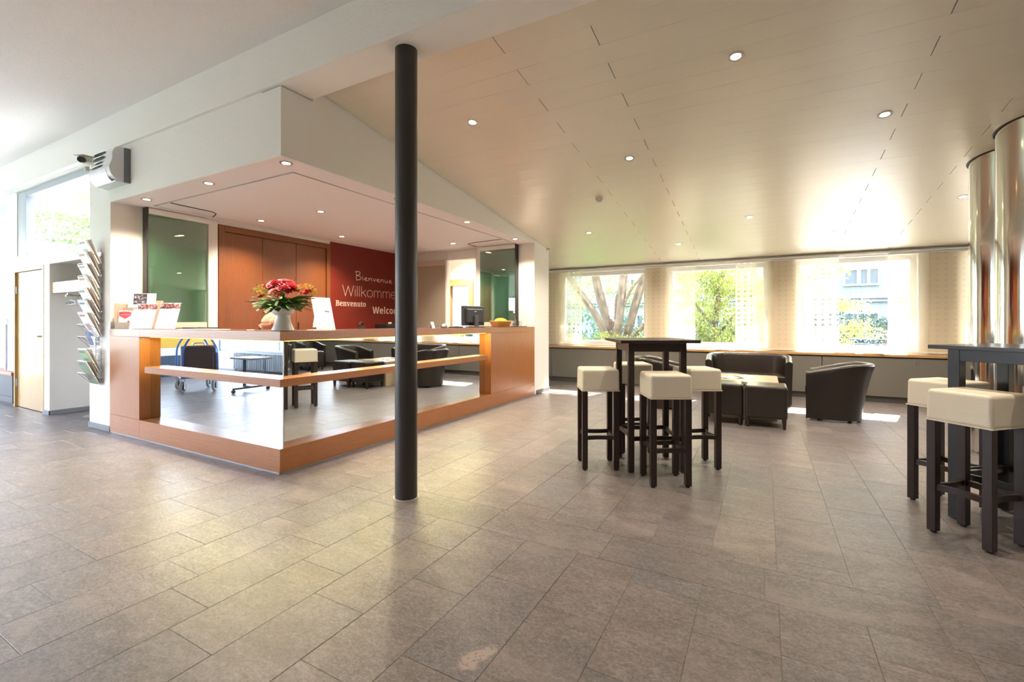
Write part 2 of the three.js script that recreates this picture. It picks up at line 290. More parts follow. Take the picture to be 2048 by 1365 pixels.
// ---------------------------------------------------------------- wall with the cupboard door, niche and high window
struct('wall_door', [
  bx(-10.19, 0.51, -2.595, -9.76, 3.4, -2.46), bx(-9.80, 2.035, -2.80, -7.05, 2.215, -2.43), bx(-8.612, 0, -2.80, -8.42, 2.035, -2.43),
  bx(-9.79, 3.18, -2.80, -7.05, 3.4, -2.43),
  bx(-8.56, 0, -3.3, -8.42, 2.035, -2.80), bx(-8.5, 0, -3.4, -6.98, 2.22, -3.22), bx(-8.5, 2.035, -3.3, -7.0, 2.20, -2.80),
], M.plaster);
struct('wall_end', [bx(-13.7, 0, -2.70, -11.0, 3.9, -2.62), bx(-11.0, 0.51, -2.70, -10.19, 3.9, -2.62), bx(-11.0, 0, -3.0, -9.78, 0.6, -2.93), bx(-11.0, 0.51, -2.93, -9.78, 0.6, -2.70)], pastel('#d5d7da', 0.85));
struct('wall_pier', [bx(-7.08, 0, -3.3, -6.535, 3.25, -2.395, 0.004)], M.plaster);
struct('wall_back_of_door', [bx(-9.95, 0, -2.9, -8.56, 2.03, -2.82)], M.smooth);
for (const [i, g, m] of [[1, bx(-8.62, 0, -2.46, -8.42, 0.06, -2.418, 0.003), M.greyBase], [2, bx(-8.425, 0, -3.22, -8.408, 0.06, -2.44, 0.003), M.greyBase], [3, bx(-7.09, 0, -2.42, -6.535, 0.065, -2.383, 0.003), M.greyBase]]) struct(['', 'baseboard_door', 'baseboard_niche', 'baseboard_pier'][i], g, m);
{
  const w = structGroup('window_' + (++nWin)), z = -2.52;
  part('window_frame', [bx(-9.76, 2.216, z - 0.05, -9.44, 3.179, z + 0.05, 0.005), bx(-9.44, 3.09, z - 0.05, -7.14, 3.179, z + 0.049, 0.005), bx(-9.44, 2.216, z - 0.05, -7.14, 2.24, z + 0.049, 0.005), bx(-7.14, 2.218, z - 0.05, -7.082, 3.177, z + 0.05, 0.005)], M.windowGrey, w);
  part('pane', bx(-9.44, 2.24, z - 0.003, -7.14, 3.09, z + 0.003), M.pane, w);
}
{
  const d = structGroup('door_2');
  part('door_frame', [bx(-9.76, 0, -2.60, -9.715, 2.03, -2.425, 0.004), bx(-8.66, 0, -2.60, -8.612, 2.03, -2.425, 0.004), bx(-9.714, 1.985, -2.60, -8.661, 2.034, -2.425, 0.004)], M.maple, d);
  part('door_leaf', bx(-9.713, 0.006, -2.50, -8.662, 1.983, -2.455, 0.004, 'y'), M.maple, d);
  part('handle', [rod([-8.745, 1.055, -2.455], [-8.745, 1.055, -2.40], 0.011, 10), rod([-8.745, 1.055, -2.405], [-8.90, 1.055, -2.405], 0.011, 10), cb(-8.745, 1.04, -2.452, 0.035, 0.20, 0.008, 0.003), cyl(-8.745, 0.93, -2.449, 0.012, 0.012, 0.03, 12)], M.chrome, d);
  for (const y of [1.72, 0.35]) part('hinge', cyl(-9.72, y - 0.05, -2.448, 0.014, 0.014, 0.11, 12), M.alu, d);
}
// ---------------------------------------------------------------- reception box
const CX = -3.475, CZ = -2.387;
struct('wall_reception_fascia', [bx(-6.534, 2.621, -2.66, CX - 0.25, 3.25, -2.395), bx(CX - 0.25, 2.621, -7.139, CX, 3.19, -2.395), bx(CX - 0.25, 3.19, -7.139, CX, 3.55, -2.70)], M.plaster);
{
  const c = structGroup('ceiling_reception');                  // ring, groove with track, inner field
  const ring = new THREE.Shape([[-6.533, 2.41], [CX - 0.012, 2.41], [CX - 0.012, 7.138], [-6.533, 7.138]].map((p) => new THREE.Vector2(...p)));
  const g0 = 0.013, inner = [[-6.30, 2.71], [-3.76, 2.71], [-3.76, 7.0], [-6.30, 7.0]];
  ring.holes.push(new THREE.Path(inner.map((p) => new THREE.Vector2(...p))));
  const lay = (s) => extr(s, 0.03).rotateX(-Math.PI / 2).scale(1, 1, 1);
  const fix = (g) => { g = uvm(g); return g; };
  const turnd = (s) => { const g = flat(new THREE.ExtrudeGeometry(s, { depth: 0.03, bevelEnabled: false })); const p = g.attributes.position; for (let i = 0; i < p.count; i++) { const x = p.getX(i), y = p.getY(i), z = p.getZ(i); p.setXYZ(i, x, 2.62 + z, -y); } for (let i = 0; i < p.count; i += 3) { const a = [p.getX(i), p.getY(i), p.getZ(i)]; void a; } g.computeVertexNormals(); return uvm(g); };
  part('soffit_ring', turnd(ring), M.soffit, c);
  part('soffit_field', bx(-6.28, 2.62, -6.98, -3.786, 2.65, -2.735), M.soffit, c);
  part('track', [bx(-6.31, 2.632, -7.01, -3.75, 2.66, -2.70)], M.black, c);
  // parking loops of the folding glass walls: thin dark track lines
  part('track_loop', [tube([[-5.95, 2.619, -2.735], [-5.965, 2.619, -2.80], [-5.985, 2.619, -3.15], [-6.0, 2.619, -3.22], [-6.08, 2.619, -3.30], [-6.28, 2.619, -3.37]], 0.008, 30, 4), tube([[-3.80, 2.619, -6.55], [-4.3, 2.619, -6.60], [-4.52, 2.619, -6.66], [-4.56, 2.619, -6.78], [-4.545, 2.619, -6.95]], 0.007, 30, 4)], M.dark, c);
  part('plenum', bx(-6.6, 2.66, -7.2, CX - 0.01, 2.75, -2.5), M.soffit, c);
}
struct('wall_reception_back', [bx(-6.72, 0, -7.3, -6.52, 3.9, -3.31), bx(-8.4, 0, -7.35, -6.6, 3.9, -7.28), bx(-8.4, 0, -9.4, -8.25, 3.9, -7.3)], M.smooth);
struct('wall_reception_end', [bx(-6.6, 0, -7.27, -5.36, 2.75, -7.16), bx(-5.37, 2.44, -7.27, -4.69, 2.75, -7.16), bx(-4.70, 0, -7.27, -3.70, 2.75, -7.16)], M.smooth);
struct('wall_pier_right', [bx(-3.785, 0, -7.74, CX, 3.4, -7.14, 0.004), bx(-4.6, 0, -7.85, -3.785, 3.4, -7.735), bx(-4.6, 0, -9.14, -4.46, 3.4, -7.85)], M.plaster);
struct('baseboard_pier_right', [bx(-3.60, 0, -7.755, CX + 0.012, 0.065, -7.205, 0.003)], M.darkBase);
// corridor beyond the reception
struct('ceiling_corridor', bx(-8.3, 2.72, -9.3, -4.5, 2.85, -7.28), M.smooth);
struct('wall_corridor', [bx(-8.3, 0, -8.12, -5.98, 2.72, -8.0), bx(-5.31, 0, -8.12, -4.5, 2.72, -8.0), bx(-5.98, 2.16, -8.12, -5.31, 2.72, -8.0)], M.smooth);
{
  const d = structGroup('door_3');
  part('door_frame', [bx(-5.395, 0, -8.14, -5.30, 2.16, -7.97, 0.004), bx(-5.929, 2.02, -8.14, -5.396, 2.16, -7.97, 0.004), bx(-6.02, 0, -8.14, -5.93, 2.16, -7.97, 0.004)], M.oak, d);
}
{
  const t = thing('vertical_blind', 'white vertical slat blind shining behind the wood framed doorway', 'blind', [-6.5, 0, -9.0]);
  part('head_rail', cb(0, 2.34, 0, 2.2, 0.08, 0.05, 0.005), M.white, t);
  for (let i = 0; i < 18; i++) part('slat', cb(-1.05 + i * 0.124, 1.2, 0, 0.115, 2.2, 0.003), phy({ color: C('#f4f4f2'), roughness: 0.95, transmission: 0.85, thickness: 0 }), t);
}
// ---------------------------------------------------------------- lounge ceiling: beige metal planks on a slope
{
  const c = structGroup('ceiling_lounge'), slope = Math.atan(0.145), q = 0.197 / Math.cos(0);
  const y = (z) => 3.293 + 0.145 * (z + 2.816);
  const tints = [1, 0.995, 1.005].map((k) => { const m = M.metalCeiling.clone(); m.color.multiplyScalar(k); return m; });
  for (let i = -2; i < 32; i++) {
    const zc = -3.0 - 0.197 * (i + 0.5), xs = (i & 1) ? [-7.136, -4.421, -1.706, 1.009, 3.724, 5.6] : [-6.465, -3.75, -1.035, 1.68, 4.395, 5.6], left = zc < -7.7 ? -4.5 : CX + 0.005;
    for (let k = 0; k + 1 < xs.length; k++) {
      const a = Math.max(xs[k], left), b = xs[k + 1]; if (b - a < 0.05 || zc < -9.16) continue;
      const w = b - a - 0.005, d = 0.197 / Math.cos(slope) - 0.0005, g = uvm(new RoundedBoxGeometry(w, 0.018, d, 1, 0.0008), 'x');
      part('panel', g, tints[(i + k * 2 + 30) % 3], c, [(a + b) / 2, y(zc) + 0.009, zc], [-slope, 0, 0]);
    }
  }
  part('backing', uvm(new THREE.BoxGeometry(10.4, 0.02, 6.9)), M.dark, c, [0.6, y(-5.95) + 0.06, -5.95], [-slope, 0, 0]);
}
// ---------------------------------------------------------------- dark steel column, two polished ducts
{
  const c = structGroup('column');
  part('shaft', cyl(-2.25, 0.002, -2.525, 0.0785, 0.0785, 3.2, 48), M.column, c);
}
for (const [i, z] of [[0, -6.1], [1, -5.5]]) {
  const t = thing('polished_duct', ['polished steel ventilation cylinder, the one farther from the viewer', 'polished steel ventilation cylinder nearest the right edge of the photo'][i], 'duct', [2.03, 0, z], 0, 'pair of polished steel cylinders');
  const yc = 3.293 + 0.145 * (z + 2.816);
  part('shell', cyl(0, 0.006, 0, 0.268, 0.268, yc + 0.05, 72), M.steel, t);
  part('ceiling_collar', [flat(new THREE.TorusGeometry(0.276, 0.011, 8, 60).rotateX(Math.PI / 2).rotateX(-Math.atan(0.145)).translate(0, yc + 0.004, 0))], M.black, t);
}
// ---------------------------------------------------------------- window ledge and radiator casing along the far wall
{
  const t = thing('radiator_casing', 'long grey wood radiator casing under the windows with vertical joints', 'casing', [0, 0, -9.0]);
  for (const [a, b] of [[-4.45, -3.98], [-3.975, -2.38], [-2.375, -0.78], [-0.775, 0.82], [0.825, 2.42], [2.425, 4.02], [4.025, 5.5]]) part('panel', bx(a + 0.002, 0.10, -0.02, b - 0.002, 0.695, 0.0, 0.003, 'x'), M.greyWood, t);
  part('plinth', bx(-4.45, 0, -0.06, 5.5, 0.10, -0.035), M.darkBase, t);
  part('lock', [flat(new THREE.TorusGeometry(0.022, 0.004, 6, 20).translate(2.02, 0.64, 0.003))], M.chrome, t);
  part('shadow_gap', bx(-4.45, 0.695, -0.05, 5.5, 0.715, -0.02), M.dark, t);
  const s = thing('window_ledge', 'long pale oak window ledge above the grey radiator casing', 'ledge', [0, 0, -9.0]);
  part('board', bx(-4.45, 0.715, -0.16, 5.5, 0.755, 0.02, 0.004, 'x'), M.oak, s);
}
struct('window_head_trim', [bx(-4.45, 2.325, -9.16, 5.5, 2.42, -9.12, 0.004)], M.white);
// ---------------------------------------------------------------- reception counter with mirrored front
function slabPoly(pts, y0, y1, grain) { const s = new THREE.Shape(pts.map(([x, z]) => new THREE.Vector2(x, -z))); return uvm(extr(s, y1 - y0).rotateX(-Math.PI / 2).translate(0, y0, 0), grain); }
{
  const t = thing('reception_counter', 'L-shaped wooden reception counter with mirrored front panels and a middle shelf', 'counter');
  const s = 0.0015, D = 0.47;
  part('base_board', slabPoly([[-6.53, CZ], [-5.842, CZ], [-5.842, CZ - 0.12], [-6.53, CZ - 0.12]], 0.012, 0.207, 'x'), M.counter, t);
  part('base_board', slabPoly([[-5.839, CZ], [CX, CZ], [CX - 0.12, CZ - 0.12], [-5.839, CZ - 0.12]], 0.012, 0.207, 'x'), M.counter, t);
  part('base_board', slabPoly([[CX, CZ - s], [CX, -4.70], [CX - 0.12, -4.70], [CX - 0.12, CZ - 0.12 - s]], 0.012, 0.207, 'z'), M.counter, t);
  part('base_board', slabPoly([[CX, -4.703], [CX, -7.145], [CX - 0.12, -7.145], [CX - 0.12, -4.703]], 0.012, 0.207, 'z'), M.counter, t);
  part('counter_top', slabPoly([[-6.53, CZ], [-5.842, CZ], [-5.842, CZ - D], [-6.53, CZ - D]], 1.095, 1.173, 'x'), M.counter, t);
  part('counter_top', slabPoly([[-5.839, CZ], [CX, CZ], [CX - D, CZ - D], [-5.839, CZ - D]], 1.095, 1.173, 'x'), M.counter, t);
  part('counter_top', slabPoly([[CX, CZ - s], [CX, -4.70], [CX - 0.62, -4.70], [CX - 0.62, CZ - D], [CX - D, CZ - D - s]], 1.095, 1.173, 'z'), M.counter, t);
  part('counter_top', slabPoly([[CX, -4.703], [CX, -7.145], [CX - 0.62, -7.145], [CX - 0.62, -4.703]], 1.095, 1.173, 'z'), M.counter, t);
  part('surface', slabPoly([[-6.53, CZ - 0.004], [CX - 0.004, CZ - 0.004], [CX - 0.004, -7.14], [CX - 0.62, -7.14], [CX - 0.62, CZ - D], [-6.53, CZ - D]], 1.173, 1.1745, 'x'), M.counterTop, t);
  part('shelf', slabPoly([[-5.73, CZ - 0.002], [CX - 0.002, CZ - 0.002], [CX - 0.098, CZ - 0.098], [-5.73, CZ - 0.098]], 0.715, 0.78, 'x'), M.counter, t);
  part('shelf', slabPoly([[CX - 0.002, CZ - 0.004], [CX - 0.002, -4.63], [CX - 0.098, -4.63], [CX - 0.098, CZ - 0.10]], 0.715, 0.78, 'z'), M.counter, t);
  part('shelf', slabPoly([[CX - 0.002, -4.633], [CX - 0.002, -5.61], [CX - 0.098, -5.61], [CX - 0.098, -4.633]], 0.715, 0.78, 'z'), M.counter, t);
  part('end_block', bx(-6.53, 0.209, CZ - 0.30, -5.842, 1.093, CZ, 0.002, 'y'), M.counter, t);
  part('end_block', bx(CX - 0.30, 0.209, -7.145, CX, 1.093, -5.70, 0.002, 'y'), M.counter, t);
  part('mirror', bx(-5.842, 0.207, CZ - 0.106, CX - 0.098, 1.095, CZ - 0.10), M.mirror, t);
  part('mirror', bx(CX - 0.106, 0.207, -5.70, CX - 0.10, 1.095, CZ - 0.106), M.mirror, t);
  part('mirror_corner_trim', bx(CX - 0.1035, 0.207, CZ - 0.1035, CX - 0.096, 1.095, CZ - 0.096), M.alu, t);
  part('carcass', [bx(-6.52, 0.02, CZ - D, CX - 0.12, 1.09, CZ - 0.12), bx(CX - 0.5, 0.02, -7.14, CX - 0.12, 1.09, CZ - 0.3)], M.panel, t);
  part('kick_rail', [bx(-6.53, 0, CZ - 0.02, CX - 0.004, 0.012, CZ - 0.004), bx(CX - 0.02, 0, -7.14, CX - 0.004, 0.012, CZ - 0.004)], M.alu, t);
  const led = [bx(-5.78, 1.088, CZ - 0.095, CX - 0.12, 1.0945, CZ - 0.075), bx(CX - 0.095, 1.088, -5.66, CX - 0.075, 1.0945, CZ - 0.12)];
  led.forEach((g) => part('light_strip', g, M.led, t));
  for (const [x, z, w, d] of [[-4.69, CZ - 0.085, 2.1, 0], [CX - 0.085, -4.08, 3.1, 1]]) {
    const l = new THREE.RectAreaLight(new THREE.Color(1.0, 0.86, 0.34), d ? 44 : 38, w, 0.016); l.name = 'counter_light_strip';
    l.position.set(x, 1.0865, z); l.rotation.set(-Math.PI / 2, 0, d ? Math.PI / 2 : 0); scene.add(l);
  }
}
// ---------------------------------------------------------------- wood fronted wall cupboard, red wall with greetings, frosted sliding door
{
  const t = thing('wall_cupboard', 'red-brown wooden wall cupboard with three tall flush doors behind the counter', 'cupboard', [-6.46, 0, 0]);
  part('frame', [bx(-0.06, 0, -3.62, 0.012, 2.575, -3.535, 0.003, 'y'), bx(-0.06, 0, -5.362, 0.012, 2.575, -5.285, 0.003, 'y'), bx(-0.06, 2.49, -5.284, 0.012, 2.575, -3.621, 0.003, 'z')], M.panel, t);
  for (const [a, b, h] of [[-3.625, -4.165, -4.13], [-4.17, -4.72, -4.20], [-4.725, -5.28, -4.76]]) {
    const d = part('door', bx(-0.05, 0.05, b, -0.012, 2.485, a, 0.002, 'y'), M.panel, t);
    part('pull', bx(-0.014, 1.14, h - 0.008, 0.0, 1.25, h + 0.008, 0.003), M.dark, d);
  }
  part('jamb', bx(-0.06, 0, -3.53, 0.0, 2.62, -3.41, 0.003), M.smooth, t);
  part('filler', bx(-0.06, 2.578, -5.36, 0.0, 2.62, -3.53, 0.002), M.smooth, t);
}
const greetings = canvasTex(1800, 1620, (g) => {                // 1 mm per pixel; left edge at the cupboard
  g.fillStyle = '#78200f'; g.fillRect(0, 0, 1800, 1620);
  g.strokeStyle = g.fillStyle = '#f3ddcc';
  g.save(); g.translate(540, 450); g.lineWidth = 12; g.lineCap = g.lineJoin = 'round';   // handwritten Bienvenue
  const pen = (x0, pts) => { const k = 1.76, P = pts.map(([x, y]) => [(x0 + x) * k, y]); g.beginPath(); g.moveTo(...P[0]); for (let i = 1; i + 1 < P.length; i++) g.quadraticCurveTo(P[i][0], P[i][1], (P[i][0] + P[i + 1][0]) / 2, (P[i][1] + P[i + 1][1]) / 2); g.lineTo(...P[P.length - 1]); g.stroke(); };
  const le = [[4, 128], [22, 126], [38, 112], [30, 94], [12, 102], [4, 126], [12, 146], [30, 152], [50, 144]], ln2 = [[0, 98], [6, 122], [6, 152], [8, 120], [22, 98], [38, 98], [44, 120], [44, 152]], lv = [[0, 98], [10, 122], [20, 152], [32, 122], [42, 96]], lu = [[2, 98], [2, 136], [12, 154], [30, 148], [42, 120], [42, 98], [44, 136], [50, 154]];
  pen(0, [[6, 4], [10, 60], [8, 110], [10, 158]]); pen(0, [[-4, 10], [30, -6], [64, 14], [52, 52], [14, 76]]); pen(0, [[14, 76], [58, 80], [78, 112], [54, 146], [8, 158]]); pen(0, [[94, 98], [96, 124], [98, 150]]); pen(0, [[93, 66], [95, 72]]);
  pen(114, le); pen(174, ln2); pen(236, lv); pen(288, le); pen(348, ln2); pen(410, lu); pen(474, le); g.restore();
  g.save(); g.translate(245, 712); g.scale(1.2, 1); g.lineWidth = 8.5; g.lineCap = 'butt'; g.lineJoin = 'miter';   // thin Willkommen
  const H = 190, X = 62; let x = 0; const ln = (...p) => { g.beginPath(); g.moveTo(p[0], p[1]); for (let i = 2; i < p.length; i += 2) g.lineTo(p[i], p[i + 1]); g.stroke(); };
  ln(0, 0, 52, H, 104, 20, 156, H, 208, 0); x = 236;
  ln(x, X, x, H); ln(x, 14, x, 26); x += 40; ln(x, 0, x, H); x += 40; ln(x, 0, x, H); x += 44;
  ln(x, 0, x, H); ln(x + 84, X, x, 134); ln(x + 30, 112, x + 92, H); x += 118;
  const o = (cx) => { g.beginPath(); g.ellipse(cx, (X + H) / 2, 58, (H - X) / 2, 0, 0, 7); g.stroke(); }; o(x + 52); x += 142;
  const arch = (a, b) => { g.beginPath(); g.moveTo(a, H); g.lineTo(a, X + 48); g.bezierCurveTo(a, X - 14, b, X - 14, b, X + 48); g.lineTo(b, H); g.stroke(); };
  for (let k = 0; k < 2; k++) { ln(x, X, x, H); arch(x, x + 74); arch(x + 74, x + 148); x += 190; }
  g.beginPath(); g.moveTo(x - 6, 124); g.lineTo(x + 106, 124); g.bezierCurveTo(x + 104, 40, x - 8, 40, x - 8, 126); g.bezierCurveTo(x - 8, 200, x + 78, 208, x + 104, 160); g.stroke(); x += 140;
  ln(x, X, x, H); arch(x, x + 84); g.restore();
  g.font = 'bold 132px serif'; g.save(); g.translate(95, 1085); g.scale(1.0, 1); g.fillText('Benvenuto', 0, 0, 690); g.restore();
  g.font = 'bold 178px sans-serif'; g.save(); g.translate(945, 1205); g.scale(1.12, 1); g.fillText('Welcome', 0, 0, 748); g.restore();
});
{
  const w = structGroup('wall_red');
  part('red_panel', bx(-6.53, 0, -7.17, -6.452, 2.625, -5.364), M.red, w);
  const p = new THREE.PlaneGeometry(1.8, 1.62).rotateY(Math.PI / 2);
  part('greetings', flat(p), std({ map: greetings, roughness: 0.6 }), w, [-6.449, 1.81, -6.266]);
}
{
  const t = thing('sliding_door', 'beige frosted glass sliding door beside the bright doorway behind the counter', 'door', [0, 0, -7.12]);
  part('glass_leaf', bx(-6.44, 0.01, -0.012, -5.36, 2.36, 0.0, 0.002), M.frost, t);
  part('track_cover', bx(-6.44, 2.34, -0.03, -5.36, 2.445, 0.05, 0.004), pastel('#c9b2a6'), t);
  part('edge_profile', bx(-5.36, 0, -0.03, -5.325, 2.44, 0.01, 0.003), M.white, t);
}
const stackPane = phy({ color: C('#f5faf7'), transmission: 1, roughness: 0.01, thickness: 0, ior: 1.7 });
{
  const t = thing('folding_glass_wall', 'parked stack of green tinted glass panels beside the left pillar', 'glass wall', [-6.50, 0, 0], 0, 'two parked folding glass walls');
  for (let i = 0; i < 4; i++) part('glass_panel', bx(0.012 + i * 0.022, 1.25, -3.40 + i * 0.012, 0.02 + i * 0.022, 2.545, -2.705), stackPane, t);
  for (let i = 0; i < 4; i++) part('bottom_rail', bx(0.006 + i * 0.022, 1.18, -3.40 + i * 0.012, 0.026 + i * 0.022, 1.25, -2.705, 0.002), pastel('#d9cfbd', 0.5), t);
  part('top_rail', bx(0.0, 2.545, -3.40, 0.09, 2.612, -2.715, 0.003), M.white, t);
  part('edge_profile', bx(0.0, 1.18, -2.705, 0.10, 2.615, -2.69, 0.002), M.dark, t);
  part('backing', bx(-0.03, 1.1, -3.41, 0.002, 2.62, -2.69), pastel('#b0c4b4', 0.6), t);
  const u = thing('folding_glass_wall', 'parked stack of green tinted glass panels beside the right white pillar', 'glass wall', [0, 0, -7.12], 0, 'two parked folding glass walls');
  for (let i = 0; i < 4; i++) part('glass_panel', bx(-4.575 + i * 0.012, 1.25, -0.002 + i * 0.018, -3.785, 2.545, 0.006 + i * 0.018), stackPane, u);
  part('bottom_rail', bx(-4.575, 1.176, -0.01, -3.785, 1.25, 0.08, 0.003), pastel('#cfc4b2', 0.5), u);
  part('top_rail', bx(-4.575, 2.545, -0.01, -3.785, 2.612, 0.08, 0.003), M.white, u);
  part('edge_profile', bx(-3.80, 1.176, -0.01, -3.783, 2.615, 0.09, 0.002), M.dark, u);
  part('backing', bx(-4.58, 1.1, -0.036, -3.785, 2.62, -0.014), pastel('#93aeab', 0.6), u);
}
// ---------------------------------------------------------------- recessed downlights
function downlight([x, y, z], label, tilt, group, k = 1) {
  const t = thing('downlight', label, 'downlight', [x, y, z], 0, group); t.rotation.x = tilt;
  part('rim', [flat(new THREE.RingGeometry(0.034, 0.052, 32).rotateX(Math.PI / 2).translate(0, -0.004, 0)), flat(new THREE.CylinderGeometry(0.052, 0.052, 0.006, 32, 1, true).translate(0, -0.002, 0))], group[0] === 'd' ? M.chrome : M.alu, t);
  part('lamp', flat(new THREE.CircleGeometry(0.034, 24).rotateX(Math.PI / 2).translate(0, -0.0035, 0)), M.bulb, t);
  const l = new THREE.SpotLight(LAMP_COLOR, LAMP * k, 0, 1.12, 0.9, 2); l.name = 'downlight'; l.castShadow = true; l.shadow.radius = 1.6; l.shadow.mapSize.set(256, 256);
  l.position.set(x, y - 0.02, z); l.target.position.set(x, 0, z - (tilt ? 0.145 * y : 0)); scene.add(l, l.target);
}
const lounge = (x, z) => [x, 3.293 + 0.145 * (z + 2.816), z], TILT = -Math.atan(0.145);
[[-2.45, -3.68, 'beige metal ceiling downlight nearest the dark round column'], [-0.18, -3.68, 'topmost downlight in the beige metal ceiling, high above the first bar table'], [0.885, -4.88, 'beige ceiling downlight left of the polished cylinders, lower than the topmost one'],
  [-1.255, -4.88, 'beige ceiling downlight closest to the ceiling smoke detector'], [-2.455, -7.03, 'far downlight over the gap between right pillar and first window'], [-0.18, -7.03, 'far beige ceiling downlight over the two seat sofa'],
  [-1.24, -7.98, 'small far downlight above the second window from the left'], [0.9, -7.98, 'small far downlight above the third window, near the wall'], [1.98, -7.05, 'beige ceiling downlight just left of the polished cylinders']]
  .forEach(([x, z, l]) => downlight(lounge(x, z), l, TILT, 'downlights in the beige lounge ceiling', 0.7));
[[2.1, -3.68, 'beige ceiling downlight outside the right edge, nearer the viewer'], [3.1, -4.88, 'beige ceiling downlight outside the right edge, farther from the viewer']].forEach(([x, z, l]) => downlight(lounge(x, z), l, TILT, 'downlights in the beige lounge ceiling', 0.7));
[[-3.6, -2.53, 'reception downlight at the outer corner of the white box above the vase'], [-4.79, -2.53, 'reception downlight in the middle of the front edge above the counter'], [-6.02, -2.53, 'reception downlight beside the left pillar above the brochures'],
  [-4.80, -3.84, 'reception ceiling downlight in the middle of the inner field'], [-5.93, -3.80, 'starry reception downlight just above the cupboard doors, left one'], [-5.90, -5.12, 'reception downlight where cupboard and red wall meet'],
  [-3.55, -5.2, 'reception downlight on the right edge, first one right of the column'], [-4.73, -6.5, 'reception downlight above the computer monitor'], [-3.585, -6.64, 'reception downlight at the right pillar, above the green glass'],
  [-3.55, -3.86, 'reception downlight on the right edge hidden by the dark column'], [-4.76, -5.16, 'reception downlight of the inner field hidden by the dark column']]
  .forEach(([x, z, l]) => downlight([x, 2.619, z], l, 0, 'reception ceiling downlights', 0.95));
[[0.9, -0.4, 'hall ceiling downlight above and right of the viewer'], [-1.6, 1.0, 'hall ceiling downlight behind the viewer'], [-4.4, 1.0, 'hall ceiling downlight behind the viewer, towards the entrance']].forEach(([x, z, l]) => downlight([x, 3.579, z], l, 0, 'hall ceiling downlights', 0.6));
downlight([-5.35, 2.719, -7.62], 'corridor downlight out of sight above the doorway behind the counter', 0, 'corridor downlight', 1.5);
{
  const mk = (label, p, tilt) => { const t = thing('smoke_detector', label, 'smoke detector', p); t.rotation.x = tilt; part('base_plate', cyl(0, -0.014, 0, 0.052, 0.052, 0.014, 32), M.white, t); part('sensor_head', lathe([[0.0, -0.06], [0.03, -0.058], [0.036, -0.045], [0.046, -0.03], [0.05, -0.014]], 32), pastel('#d9d4c8', 0.5), t); };
  mk('white smoke detector on the beige metal ceiling', lounge(-1.87, -5.76), TILT); mk('white smoke detector on the reception ceiling near the red wall', [-5.43, 2.62, -6.6], 0);
  const s = thing('motion_sensor', 'small white sensor on the end of the right pillar near the ceiling', 'sensor', [CX, 2.60, -7.66]);
  part('housing', cb(0.012, 0, 0, 0.025, 0.09, 0.06, 0.004), M.white, s); part('lens', cb(0.035, -0.012, 0, 0.03, 0.035, 0.04, 0.012), pastel('#b9b2a4', 0.3), s);
}
// ---------------------------------------------------------------- bar tables and stools
function makeStool(label) {
  const t = thing('bar_stool', label, 'bar stool');
  const g = new RoundedBoxGeometry(0.318, 0.185, 0.318, 5, 0.022), p = g.attributes.position;
  for (let i = 0; i < p.count; i++) { const x = p.getX(i) / 0.159, y = p.getY(i), z = p.getZ(i) / 0.159; if (y > 0.05) p.setY(i, y + 0.008 * (1 - x * x) * (1 - z * z)); const k = 1 - 0.02 * clamp((y + 0.09) / 0.18, 0, 1); p.setX(i, p.getX(i) * k); p.setZ(i, p.getZ(i) * k); }
  g.computeVertexNormals(); part('seat', uvm(g.translate(0, 0.760, 0)), M.creamLeather, t);
  part('seam', [cb(0, 0.672, 0.1585, 0.316, 0.008, 0.004, 0.001), cb(0, 0.672, -0.1585, 0.316, 0.008, 0.004, 0.001), cb(0.1585, 0.672, 0, 0.004, 0.008, 0.316, 0.001), cb(-0.1585, 0.672, 0, 0.004, 0.008, 0.316, 0.001)], M.creamLeather, t);
  for (const [a, b] of [[-1, 1], [1, 1], [-1, -1], [1, -1]]) { const l = part('leg', cb(a * 0.132, 0.342, b * 0.132, 0.046, 0.664, 0.046, 0.003, 'y'), M.wenge, t); part('glide', cyl(a * 0.132, 0, b * 0.132, 0.014, 0.016, 0.011, 12), M.black, l); }
  const y = 0.272;
  part('stretcher', bowbar([-0.115, y, 0.132], [0.115, y, 0.132], 0.022, 0.034, [-0.02]), M.wenge, t); part('stretcher', bowbar([-0.115, y, -0.132], [0.115, y, -0.132], 0.022, 0.034, [0.02]), M.wenge, t);
  part('stretcher', bowbar([0.132, y, -0.115], [0.132, y, 0.115], 0.022, 0.034, [0.02]), M.wenge, t); part('stretcher', bowbar([-0.132, y, -0.115], [-0.132, y, 0.115], 0.022, 0.034, [-0.02]), M.wenge, t);
  return t;
}
const A = THREE.MathUtils.degToRad(28.6), A45 = Math.PI / 4, GA = 'cream stools round the left bar table', GB = 'cream stools round the right bar table';
const stool = makeStool('cream bar stool in front of the left bar table, nearest the viewer'); stool.position.set(-0.688, 0, -3.753); stool.rotation.y = A; stool.userData.group = GA;
dup(stool, [-1.279, 0, -3.887], A, 'leftmost cream bar stool, standing left of the left bar table', GA);
dup(stool, [-0.525, 0, -4.315], A, 'cream bar stool at the right side of the left bar table', GA);
dup(stool, [-1.135, 0, -4.53], A, 'cream bar stool half hidden behind the left bar table', GA);
dup(stool, [1.0715, 0, -3.62], A45, 'large cream bar stool in front of the right bar table, biggest in the photo', GB);
dup(stool, [1.105, 0, -4.205], A45, 'cream bar stool behind the left corner of the right bar table', GB);
dup(stool, [1.655, 0, -4.13], A45, 'cream bar stool cut by the right edge of the photo', GB);
